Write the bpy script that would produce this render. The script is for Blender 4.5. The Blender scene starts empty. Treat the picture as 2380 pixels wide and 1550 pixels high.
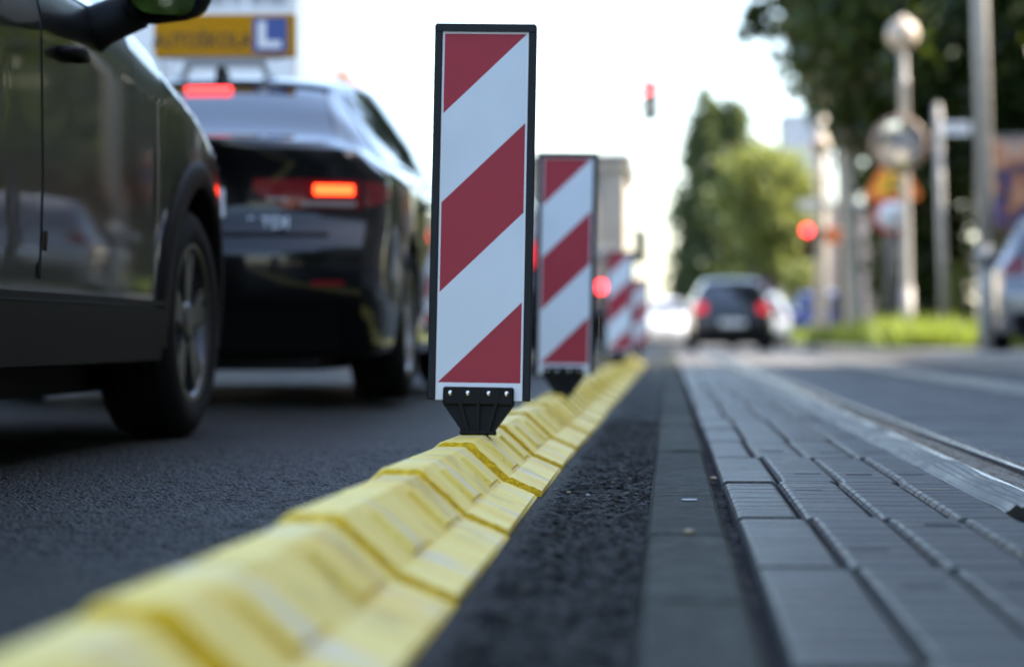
import bpy, math, random
import numpy as np
from math import radians as R, sin, cos, pi
random.seed(7)
rng = np.random.default_rng(11)
scene = bpy.context.scene
col = scene.collection

# ------------------------------------------------------------------ camera
CAM_Z = 0.31
YAW = R(3.717)                       # camera turned a little left of the street's direction
cam_d = bpy.data.cameras.new('camera')
cam = bpy.data.objects.new('camera', cam_d)
col.objects.link(cam)
cam.location = (0, 0, CAM_Z)
cam.rotation_euler = (R(90 + 0.08), 0, YAW)
cam_d.lens = 85
cam_d.sensor_width = 36
cam_d.clip_start = 0.05
cam_d.clip_end = 6000
cam_d.dof.use_dof = True
cam_d.dof.focus_distance = 4.75
cam_d.dof.aperture_fstop = 2.3
scene.camera = cam

# ------------------------------------------------------------------ light
SUN_AZ, SUN_EL = 82.0, 42.0          # degrees right of the street's direction, above the horizon
world = bpy.data.worlds.new('World')
scene.world = world
world.use_nodes = True
wn = world.node_tree.nodes
bg = wn['Background']
sky = wn.new('ShaderNodeTexSky')
sky.sky_type = 'NISHITA'
sky.sun_disc = False
sky.sun_elevation = R(SUN_EL)
sky.sun_rotation = R(SUN_AZ)
sky.air_density = 1.0
sky.dust_density = 1.6
sky.ozone_density = 0.6
world.node_tree.links.new(sky.outputs[0], bg.inputs[0])
bg.inputs[1].default_value = 0.15
sun_d = bpy.data.lights.new('sun', 'SUN')
sun_d.energy = 4.5
sun_d.angle = R(0.5)
sun_d.color = (1.0, 0.9, 0.76)
sun = bpy.data.objects.new('sun', sun_d)
col.objects.link(sun)
sun.rotation_euler = (R(90 - SUN_EL), 0, R(180 - SUN_AZ))
scene.view_settings.view_transform = 'Standard'
scene.view_settings.look = 'None'
scene.view_settings.gamma = 1.0
scene.view_settings.use_curve_mapping = False
scene.view_settings.exposure = 2.12

# ------------------------------------------------------------------ helpers
FPX = 85 * 2380 / 36                 # focal length in the pixels of the survey picture


def at(px, s):
    """place on the ground plan: picture column px at a distance where one metre measures s pixels"""
    d = FPX / s
    xc = (px - 1190) / s
    return (xc * cos(YAW) - d * sin(YAW), xc * sin(YAW) + d * cos(YAW))


def sst(t):
    t = np.clip(t, 0, 1)
    return t * t * (3 - 2 * t)


def road_z(x, y):
    """the carriageway rises gently towards its crown on the left"""
    return 0.05 * sst((-0.65 - np.asarray(x, float)) / 1.0) * sst((np.asarray(y, float) - 6.2) / 4.0)


def pchip(xs, ys):
    xs = np.asarray(xs, float); ys = np.asarray(ys, float)
    h = np.diff(xs); d = np.diff(ys) / h
    m = np.zeros_like(ys)
    m[0] = d[0]; m[-1] = d[-1]
    for i in range(1, len(xs) - 1):
        if d[i - 1] * d[i] > 0:
            w1 = 2 * h[i] + h[i - 1]; w2 = h[i] + 2 * h[i - 1]
            m[i] = (w1 + w2) / (w1 / d[i - 1] + w2 / d[i])

    def f(x):
        x = np.clip(np.asarray(x, float), xs[0], xs[-1])
        i = np.clip(np.searchsorted(xs, x) - 1, 0, len(xs) - 2)
        t = (x - xs[i]) / h[i]
        return ((1 + 2 * t) * (1 - t) ** 2 * ys[i] + t * (1 - t) ** 2 * h[i] * m[i]
                + t * t * (3 - 2 * t) * ys[i + 1] + t * t * (t - 1) * h[i] * m[i + 1])
    return f


class MB:
    """collects shapes and links them as one mesh object"""

    def __init__(self):
        self.v = []; self.f = []; self.m = []; self.s = []

    def add(self, verts, faces, mi=0, smooth=False):
        o = len(self.v)
        self.v.extend([tuple(map(float, p)) for p in verts])
        for f in faces:
            self.f.append(tuple(int(i) + o for i in f)); self.m.append(mi); self.s.append(smooth)
        return self

    def box(self, c, d, mi=0, rz=0.0, bev=0.0, taper=(1, 1)):
        """box centred at c; bev chamfers the vertical edges and the top rim"""
        hx, hy, hz = d[0] / 2, d[1] / 2, d[2] / 2
        ca, sa = cos(rz), sin(rz)
        if bev <= 0:
            rings = [(-hz, 0, 1), (hz, 0, taper)]
        else:
            rings = [(-hz, bev, 1), (-hz + bev, 0, 1), (hz - bev, 0, taper), (hz, bev, taper)]
        V = []; n = 8 if bev > 0 else 4
        for z, ins, tp in rings:
            tx, ty = (1, 1) if tp == 1 else tp
            ax, ay = (hx - ins) * tx, (hy - ins) * ty
            if bev > 0:
                b = bev
                P = [(-ax + b, -ay), (ax - b, -ay), (ax, -ay + b), (ax, ay - b), (ax - b, ay), (-ax + b, ay), (-ax, ay - b), (-ax, -ay + b)]
            else:
                P = [(-ax, -ay), (ax, -ay), (ax, ay), (-ax, ay)]
            for x, y in P:
                V.append((c[0] + x * ca - y * sa, c[1] + x * sa + y * ca, c[2] + z))
        F = [tuple(reversed(range(n)))]
        for r in range(len(rings) - 1):
            for i in range(n):
                j = (i + 1) % n
                F.append((r * n + i, r * n + j, (r + 1) * n + j, (r + 1) * n + i))
        F.append(tuple(range((len(rings) - 1) * n, len(rings) * n)))
        return self.add(V, F, mi)

    def tube(self, pts, rad, n=10, mi=0, caps=True, smooth=True):
        pts = [np.array(p, float) for p in pts]
        rad = [rad] * len(pts) if np.isscalar(rad) else list(rad)
        V = []; F = []
        prev = None
        for i, p in enumerate(pts):
            a = pts[max(i - 1, 0)]; b = pts[min(i + 1, len(pts) - 1)]
            t = b - a; t = t / (np.linalg.norm(t) + 1e-9)
            if prev is None:
                ref = np.array([1, 0, 0]) if abs(t[0]) < 0.9 else np.array([0, 1, 0])
                u = np.cross(t, ref)
            else:
                u = prev - t * np.dot(prev, t)
            u = u / (np.linalg.norm(u) + 1e-9); prev = u
            w = np.cross(t, u)
            for k in range(n):
                th = 2 * pi * k / n
                V.append(p + rad[i] * (cos(th) * u + sin(th) * w))
        for i in range(len(pts) - 1):
            for k in range(n):
                j = (k + 1) % n
                F.append((i * n + k, i * n + j, (i + 1) * n + j, (i + 1) * n + k))
        if caps:
            F.append(tuple(reversed(range(n)))); F.append(tuple(range((len(pts) - 1) * n, len(pts) * n)))
        return self.add(V, F, mi, smooth)

    def lathe(self, prof, c, axis='z', n=24, mi=0, smooth=True, closed=False):
        """prof: list of (radius, height along axis)"""
        V = []; F = []
        for r, h in prof:
            for k in range(n):
                th = 2 * pi * k / n
                a, b = r * cos(th), r * sin(th)
                if axis == 'z': p = (a, b, h)
                elif axis == 'x': p = (h, a, b)
                else: p = (b, h, a)
                V.append((c[0] + p[0], c[1] + p[1], c[2] + p[2]))
        m = len(prof)
        for i in range(m if closed else m - 1):
            i2 = (i + 1) % m
            for k in range(n):
                j = (k + 1) % n
                F.append((i * n + k, i * n + j, i2 * n + j, i2 * n + k))
        return self.add(V, F, mi, smooth)

    def grid(self, P, mi=0, smooth=True, flip=False):
        """P: array (a, b, 3)"""
        a, b = P.shape[:2]
        F = []
        for i in range(a - 1):
            for j in range(b - 1):
                q = (i * b + j, (i + 1) * b + j, (i + 1) * b + j + 1, i * b + j + 1)
                F.append(tuple(reversed(q)) if flip else q)
        return self.add(P.reshape(-1, 3), F, mi, smooth)

    def prism(self, poly, y0, y1, mi=0, plane='xz'):
        """extrude a polygon of (a, b) along the third axis"""
        n = len(poly)
        mk = {'xz': lambda a, b, t: (a, t, b), 'yz': lambda a, b, t: (t, a, b), 'xy': lambda a, b, t: (a, b, t)}[plane]
        V = [mk(a, b, y0) for a, b in poly] + [mk(a, b, y1) for a, b in poly]
        F = [tuple(range(n)), tuple(reversed(range(n, 2 * n)))]
        for i in range(n):
            j = (i + 1) % n
            F.append((i, n + i, n + j, j))
        return self.add(V, F, mi)

    def build(self, name, mats, parent=None, loc=None, rot=None):
        me = bpy.data.meshes.new(name)
        me.from_pydata(self.v, [], self.f)
        if not isinstance(mats, (list, tuple)): mats = [mats]
        for m in mats: me.materials.append(m)
        me.polygons.foreach_set('material_index', self.m)
        me.polygons.foreach_set('use_smooth', self.s)
        me.update()
        import bmesh
        if len(self.f) < 60000:
            bm = bmesh.new(); bm.from_mesh(me)
            bmesh.ops.recalc_face_normals(bm, faces=bm.faces)
            bm.to_mesh(me); bm.free()
        o = bpy.data.objects.new(name, me)
        col.objects.link(o)
        if parent is not None: o.parent = parent
        if loc is not None: o.location = loc
        if rot is not None: o.rotation_euler = rot
        return o


def tag(o, label=None, cat=None, group=None, kind=None):
    if label: o['label'] = label
    if cat: o['category'] = cat
    if group: o['group'] = group
    if kind: o['kind'] = kind
    return o


def empty(name, label, cat, loc=(0, 0, 0), rz=0.0, group=None):
    o = bpy.data.objects.new(name, None)
    col.objects.link(o)
    o.location = loc; o.rotation_euler = (0, 0, rz)
    return tag(o, label, cat, group)


def children(o):
    return [c for c in bpy.data.objects if c.parent == o]


def copy_tree(o, parent=None):
    c = o.copy(); col.objects.link(c)
    if parent is not None: c.parent = parent
    for ch in children(o): copy_tree(ch, c)
    return c


def text_mesh(body, size, name, material, parent=None, loc=(0, 0, 0), rot=(0, 0, 0), depth=0.002, align='CENTER', sx=1.0):
    cu = bpy.data.curves.new('lettering', 'FONT')
    cu.body = body; cu.size = size; cu.extrude = depth; cu.align_x = align; cu.align_y = 'CENTER'
    cu.resolution_u = 3
    cu.offset = size * 0.012
    t = bpy.data.objects.new('lettering', cu)
    col.objects.link(t)
    bpy.context.view_layer.update()
    me = bpy.data.meshes.new_from_object(t.evaluated_get(bpy.context.evaluated_depsgraph_get()))
    bpy.data.objects.remove(t); bpy.data.curves.remove(cu)
    me.materials.clear(); me.materials.append(material)
    o = bpy.data.objects.new(name, me)
    col.objects.link(o)
    if parent is not None: o.parent = parent
    o.location = loc; o.rotation_euler = rot; o.scale = (sx, 1, 1)
    return o


# ------------------------------------------------------------------ materials
def nmat(name):
    m = bpy.data.materials.new(name)
    m.use_nodes = True
    return m, m.node_tree.nodes, m.node_tree.links, m.node_tree.nodes['Principled BSDF']


def ramp(n, stops):
    r = n.new('ShaderNodeValToRGB')
    e = r.color_ramp.elements
    while len(e) < len(stops): e.new(0.5)
    for k, (p, c) in enumerate(stops):
        e[k].position = p; e[k].color = (c[0], c[1], c[2], 1)
    return r


def mat(name, rgb, rough=0.5, metal=0.0, var=0.0, scale=20.0, bump=0.0, bscale=80.0, coat=0.0, spec=0.5, stretch=None, rvar=0.0, coord='Object', detail=5, island=0.0):
    m, n, l, b = nmat(name)
    b.inputs['Base Color'].default_value = (*rgb, 1)
    b.inputs['Roughness'].default_value = rough
    b.inputs['Metallic'].default_value = metal
    b.inputs['Specular IOR Level'].default_value = spec
    b.inputs['Coat Weight'].default_value = coat
    b.inputs['Coat Roughness'].default_value = 0.04
    tc = n.new('ShaderNodeTexCoord')
    vec = tc.outputs[coord]
    if stretch:
        mp = n.new('ShaderNodeMapping'); mp.inputs['Scale'].default_value = stretch
        l.new(vec, mp.inputs[0]); vec = mp.outputs[0]
    if var > 0 or rvar > 0:
        t = n.new('ShaderNodeTexNoise'); t.inputs['Scale'].default_value = scale; t.inputs['Detail'].default_value = detail
        t.inputs['Roughness'].default_value = 0.65
        l.new(vec, t.inputs['Vector'])
        if var > 0:
            r = ramp(n, [(0.28, [c * (1 - var) for c in rgb]), (0.72, [min(1, c * (1 + var)) for c in rgb])])
            l.new(t.outputs['Fac'], r.inputs[0]); l.new(r.outputs[0], b.inputs['Base Color'])
        if rvar > 0:
            mr = n.new('ShaderNodeMapRange')
            mr.inputs['From Min'].default_value = 0.3; mr.inputs['From Max'].default_value = 0.7
            mr.inputs['To Min'].default_value = max(0.02, rough - rvar); mr.inputs['To Max'].default_value = min(1, rough + rvar)
            l.new(t.outputs['Fac'], mr.inputs[0]); l.new(mr.outputs[0], b.inputs['Roughness'])
    if island > 0:
        geo = n.new('ShaderNodeNewGeometry')
        hs = n.new('ShaderNodeHueSaturation')
        mr2 = n.new('ShaderNodeMapRange'); mr2.inputs['To Min'].default_value = 1 - island; mr2.inputs['To Max'].default_value = 1 + island
        l.new(geo.outputs['Random Per Island'], mr2.inputs[0]); l.new(mr2.outputs[0], hs.inputs['Value'])
        src = b.inputs['Base Color'].links[0].from_socket if b.inputs['Base Color'].links else None
        if src: l.new(src, hs.inputs['Color'])
        else: hs.inputs['Color'].default_value = (*rgb, 1)
        l.new(hs.outputs[0], b.inputs['Base Color'])
    if bump > 0:
        t2 = n.new('ShaderNodeTexNoise'); t2.inputs['Scale'].default_value = bscale; t2.inputs['Detail'].default_value = 4
        l.new(vec, t2.inputs['Vector'])
        bp = n.new('ShaderNodeBump'); bp.inputs['Strength'].default_value = bump; bp.inputs['Distance'].default_value = 0.01
        l.new(t2.outputs['Fac'], bp.inputs['Height']); l.new(bp.outputs[0], b.inputs['Normal'])
    return m


def lamp(name, rgb, strength, base=None):
    m, n, l, b = nmat(name)
    b.inputs['Base Color'].default_value = (*(base or rgb), 1)
    b.inputs['Roughness'].default_value = 0.2
    b.inputs['Emission Color'].default_value = (*rgb, 1)
    b.inputs['Emission Strength'].default_value = strength
    return m


def asphalt(name, dark, light, spec=0.3, stone=260.0, bump=0.6, rough=0.62, patches=0.5, dist=0.004):
    m, n, l, b = nmat(name)
    tc = n.new('ShaderNodeTexCoord')
    v = n.new('ShaderNodeTexVoronoi'); v.inputs['Scale'].default_value = stone; v.inputs['Randomness'].default_value = 1
    l.new(tc.outputs['Object'], v.inputs['Vector'])
    big = n.new('ShaderNodeTexNoise'); big.inputs['Scale'].default_value = 1.3; big.inputs['Detail'].default_value = 6
    l.new(tc.outputs['Object'], big.inputs['Vector'])
    mid = n.new('ShaderNodeTexNoise'); mid.inputs['Scale'].default_value = 38; mid.inputs['Detail'].default_value = 6; mid.inputs['Roughness'].default_value = 0.7
    l.new(tc.outputs['Object'], mid.inputs['Vector'])
    sep = n.new('ShaderNodeSeparateColor'); l.new(v.outputs['Color'], sep.inputs[0])
    mx = n.new('ShaderNodeMath'); mx.operation = 'MULTIPLY_ADD'; mx.inputs[1].default_value = patches
    l.new(big.outputs['Fac'], mx.inputs[0])
    mm = n.new('ShaderNodeMath'); mm.operation = 'MULTIPLY'; mm.inputs[1].default_value = 1 - patches
    l.new(sep.outputs[0], mm.inputs[0]); l.new(mm.outputs[0], mx.inputs[2])
    r = ramp(n, [(0.1, dark), (0.62, [(a + c) / 2 for a, c in zip(dark, light)]), (0.93, light), (0.97, [min(1, c * 3.2) for c in light])])
    l.new(mx.outputs[0], r.inputs[0]); l.new(r.outputs[0], b.inputs['Base Color'])
    b.inputs['Roughness'].default_value = rough
    b.inputs['Specular IOR Level'].default_value = spec
    ad = n.new('ShaderNodeMath'); ad.operation = 'ADD'
    l.new(v.outputs['Distance'], ad.inputs[0])
    ms = n.new('ShaderNodeMath'); ms.operation = 'MULTIPLY'; ms.inputs[1].default_value = 1.6
    l.new(mid.outputs['Fac'], ms.inputs[0]); l.new(ms.outputs[0], ad.inputs[1])
    bp = n.new('ShaderNodeBump'); bp.inputs['Strength'].default_value = bump; bp.inputs['Distance'].default_value = dist
    l.new(ad.outputs[0], bp.inputs['Height']); l.new(bp.outputs[0], b.inputs['Normal'])
    return m


def leafmat(name, dark, light, trans, tw=0.4):
    m, n, l, b = nmat(name)
    geo = n.new('ShaderNodeNewGeometry')
    r = ramp(n, [(0.0, dark), (0.6, light), (1.0, [min(1, c * 1.5) for c in light])])
    l.new(geo.outputs['Random Per Island'], r.inputs[0]); l.new(r.outputs[0], b.inputs['Base Color'])
    b.inputs['Roughness'].default_value = 0.42
    b.inputs['Specular IOR Level'].default_value = 0.5
    tr = n.new('ShaderNodeBsdfTranslucent')
    r2 = ramp(n, [(0.0, [c * 0.6 for c in trans]), (1.0, trans)])
    l.new(geo.outputs['Random Per Island'], r2.inputs[0]); l.new(r2.outputs[0], tr.inputs[0])
    mix = n.new('ShaderNodeMixShader'); mix.inputs[0].default_value = tw
    l.new(b.outputs[0], mix.inputs[1]); l.new(tr.outputs[0], mix.inputs[2])
    l.new(mix.outputs[0], n['Material Output'].inputs[0])
    return m


M = {}
M['asphalt'] = asphalt('road_asphalt', (0.0025, 0.003, 0.0026), (0.034, 0.035, 0.029), stone=120, bump=0.8, rough=0.5, spec=0.12, patches=0.12, dist=0.012)
M['rough_asphalt'] = asphalt('rough_asphalt', (0.003, 0.0032, 0.0028), (0.048, 0.049, 0.04), stone=95, bump=0.9, rough=0.5, spec=0.07, patches=0.12, dist=0.02)
M['paver'] = mat('tram_paver', (0.021, 0.0245, 0.0185), 0.36, spec=0.2, var=0.45, scale=9, bump=0.4, bscale=70, stretch=(1, 7, 1), rvar=0.12, island=0.35)
M['paver_side'] = mat('paver_side', (0.075, 0.075, 0.07), 0.7, var=0.5, scale=60, bump=0.6, bscale=90)
M['slot_dark'] = mat('slot_dark', (0.012, 0.012, 0.012), 0.8)
M['slot_tan'] = mat('slot_tan', (0.17, 0.15, 0.11), 0.8, var=0.3, scale=90)
M['slabs'] = mat('far_slabs', (0.018, 0.02, 0.018), 0.5, spec=0.3, island=0.3, var=0.4, scale=4, bump=0.3, bscale=60, rvar=0.1)
M['dusty_sunlit'] = mat('dusty_sunlit_paver', (0.11, 0.10, 0.088), 0.6, var=0.35, scale=5, island=0.2)  # paler dusty tone for the far stretch, with sunlight put into the colour
M['light_slab'] = mat('light_slab', (0.11, 0.115, 0.10), 0.4, var=0.3, scale=5, rvar=0.1)
M['soil'] = mat('joint_soil', (0.016, 0.014, 0.011), 0.95, var=0.6, scale=60, bump=1.0, bscale=120)
M['kerb'] = mat('kerb_concrete', (0.047, 0.053, 0.042), 0.7, spec=0.1, island=0.32, var=0.75, scale=26, bump=0.9, bscale=150, detail=12)
M['pale_kerb'] = mat('pale_kerb', (0.3, 0.28, 0.25), 0.8, var=0.3, scale=14)
M['pavement'] = mat('pavement', (0.26, 0.235, 0.2), 0.85, var=0.25, scale=6)
M['lit_road'] = mat('ground_far', (0.2, 0.19, 0.17), 0.85, var=0.25, scale=0.4)
M['rubber'] = mat('rail_rubber', (0.03, 0.03, 0.025), 0.42, spec=0.11, var=0.4, scale=12, rvar=0.08, stretch=(1, 0.3, 1))
M['rail'] = mat('rail_steel', (0.13, 0.11, 0.085), 0.28, metal=1.0, var=0.3, scale=40, stretch=(1, 0.15, 1), rvar=0.1, bump=0.06, bscale=200)
M['rust'] = mat('rail_rust', (0.06, 0.045, 0.035), 0.7, var=0.5, scale=40)
M['black_plastic'] = mat('black_plastic', (0.005, 0.0055, 0.006), 0.55, spec=0.18, bump=0.1, bscale=400)
M['frame_black'] = mat('frame_black', (0.010, 0.012, 0.014), 0.5, spec=0.2, bump=0.06, bscale=200)
M['trim_plastic'] = mat('grey_trim_plastic', (0.005, 0.005, 0.005), 0.6, spec=0.12, bump=0.15, bscale=500)
M['zinc'] = mat('zinc_bolt', (0.8, 0.8, 0.78), 0.12, metal=1.0)
M['tyre'] = mat('tyre_rubber', (0.005, 0.005, 0.0055), 0.8, spec=0.15, var=0.3, scale=30)
M['dark_void'] = mat('dark_void', (0.004, 0.004, 0.004), 0.9)
M['alloy'] = mat('alloy_rim', (0.30, 0.31, 0.33), 0.3, metal=0.85)
M['dark_alloy'] = mat('dark_alloy', (0.07, 0.07, 0.075), 0.35, metal=0.8)
M['chrome'] = mat('chrome', (0.8, 0.8, 0.82), 0.08, metal=1.0)
M['badge'] = mat('silver_badge', (0.7, 0.72, 0.76), 0.35, metal=0.3)
M['plate_white'] = mat('plate_white', (0.75, 0.76, 0.76), 0.4)
M['ink'] = mat('ink_black', (0.015, 0.013, 0.01), 0.6)
M['white_paint'] = mat('white_paint', (0.75, 0.76, 0.77), 0.35, coat=0.4)
M['grey_print'] = mat('grey_print', (0.3, 0.31, 0.33), 0.5)
M['sign_yellow'] = mat('sign_amber', (0.46, 0.215, 0.0), 0.6, spec=0.15)
M['sign_blue'] = mat('sign_blue', (0.02, 0.06, 0.26), 0.4)
M['sign_orange'] = mat('sign_orange', (0.9, 0.2, 0.03), 0.5)
M['sign_amber'] = mat('sign_yellow', (0.8, 0.42, 0.02), 0.5)
M['sign_red'] = mat('sign_red', (0.5, 0.03, 0.03), 0.5)
M['purple'] = mat('purple_cloth', (0.16, 0.05, 0.42), 0.7)
M['concrete'] = mat('post_concrete', (0.46, 0.42, 0.36), 0.85, var=0.2, scale=8)
M['post_grey'] = mat('post_grey', (0.36, 0.335, 0.295), 0.5, var=0.15, scale=10)
M['post_dark'] = mat('post_dark', (0.10, 0.095, 0.09), 0.6, var=0.2, scale=10)
M['globe'] = mat('lamp_globe', (0.42, 0.34, 0.26), 0.42, var=0.12, scale=6, coat=0.12)
M['mirror'] = mat('convex_mirror', (0.72, 0.72, 0.7), 0.05, metal=1.0)
M['mirror_rim'] = mat('mirror_rim', (0.26, 0.18, 0.13), 0.5, var=0.3, scale=9)
M['bark'] = mat('bark', (0.075, 0.06, 0.045), 0.9, var=0.4, scale=12, bump=0.8, bscale=20)
M['pale_bark'] = mat('pale_bark', (0.34, 0.31, 0.25), 0.9, var=0.45, scale=5, bump=0.5, bscale=14)
M['wire'] = mat('wire', (0.03, 0.03, 0.03), 0.6)
M['cream_wall'] = mat('cream_render', (0.72, 0.66, 0.54), 0.9, var=0.08, scale=2)
M['pink_wall'] = mat('pink_render', (0.48, 0.35, 0.29), 0.9, var=0.12, scale=1)
M['grey_wall'] = mat('grey_render', (0.33, 0.36, 0.4), 0.9, var=0.1, scale=1)
M['brick_wall'] = mat('brick_render', (0.30, 0.24, 0.2), 0.9, var=0.2, scale=2)
M['eaves'] = mat('eaves_wood', (0.04, 0.018, 0.008), 0.8, var=0.3, scale=8)
M['roof_tile'] = mat('roof_tile', (0.26, 0.1, 0.06), 0.85, var=0.3, scale=5)
M['pane'] = mat('house_pane', (0.03, 0.035, 0.04), 0.08)
M['sash'] = mat('house_sash', (0.6, 0.6, 0.58), 0.5)
M['beige_metal'] = mat('beige_metal', (0.46, 0.4, 0.32), 0.5, var=0.2, scale=3)
M['grey_metal'] = mat('grey_metal', (0.3, 0.31, 0.32), 0.45, var=0.15, scale=3)
M['leaf_dark'] = leafmat('leaf_dark', (0.006, 0.013, 0.004), (0.024, 0.046, 0.011), (0.2, 0.28, 0.025), 0.25)
M['leaf_mid'] = leafmat('leaf_mid', (0.02, 0.04, 0.009), (0.06, 0.11, 0.022), (0.30, 0.4, 0.05), 0.4)
M['leaf_light'] = leafmat('leaf_light', (0.045, 0.06, 0.016), (0.125, 0.155, 0.04), (0.42, 0.45, 0.10), 0.42)
M['leaf_poplar'] = leafmat('leaf_poplar', (0.022, 0.034, 0.014), (0.055, 0.08, 0.028), (0.22, 0.28, 0.06), 0.3)
M['grass'] = leafmat('grass_blade', (0.06, 0.09, 0.014), (0.15, 0.2, 0.03), (0.45, 0.55, 0.07), 0.4)


def paint(name, rgb, rough=0.3, metal=0.0, coat=1.0, ior=1.55):
    m, n, l, b = nmat(name)
    b.inputs['Base Color'].default_value = (*rgb, 1)
    b.inputs['Roughness'].default_value = rough
    b.inputs['Metallic'].default_value = metal
    b.inputs['Specular IOR Level'].default_value = 0.08
    b.inputs['Coat Weight'].default_value = coat
    b.inputs['Coat Roughness'].default_value = 0.015
    b.inputs['Coat IOR'].default_value = ior
    return m


M['paint_grey'] = paint('dark_grey_paint', (0.004, 0.0042, 0.0035), 0.3, coat=0.85, ior=1.3)
M['paint_black'] = paint('black_paint', (0.0025, 0.0025, 0.003), 0.3, ior=1.45)
M['paint_anthracite'] = paint('anthracite_paint', (0.02, 0.021, 0.024), 0.35)
M['paint_white'] = paint('white_car_paint', (0.8, 0.8, 0.8), 0.3)
M['paint_silver'] = paint('silver_paint', (0.2, 0.2, 0.205), 0.3, 0.6)
M['paint_blue'] = paint('blue_paint', (0.03, 0.06, 0.3), 0.3)
M['glass'] = paint('tinted_glass', (0.012, 0.014, 0.016), 0.04, 0.0, 1.0, 2.1)
M['side_glass'] = paint('side_glass', (0.006, 0.007, 0.008), 0.06, 0.0, 0.6, 1.25)
M['mirror_glass'] = mat('mirror_glass', (0.75, 0.78, 0.8), 0.02, metal=1.0)
M['lens_red'] = paint('red_lens', (0.16, 0.004, 0.006), 0.15)
M['lens_clear'] = paint('clear_lens', (0.25, 0.22, 0.2), 0.15)
M['lens_amber'] = paint('amber_lens', (0.5, 0.12, 0.01), 0.15)
M['brake_bar'] = lamp('brake_bar_glow', (1.0, 0.05, 0.05), 1.5)
M['brake_lamp'] = lamp('brake_lamp_glow', (1.0, 0.048, 0.010), 2.4)
M['tail_lamp'] = lamp('tail_lamp_glow', (1.0, 0.02, 0.03), 0.2, (0.4, 0.01, 0.01))
M['signal_red'] = lamp('signal_red_glow', (1.0, 0.04, 0.05), 3.5)


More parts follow.
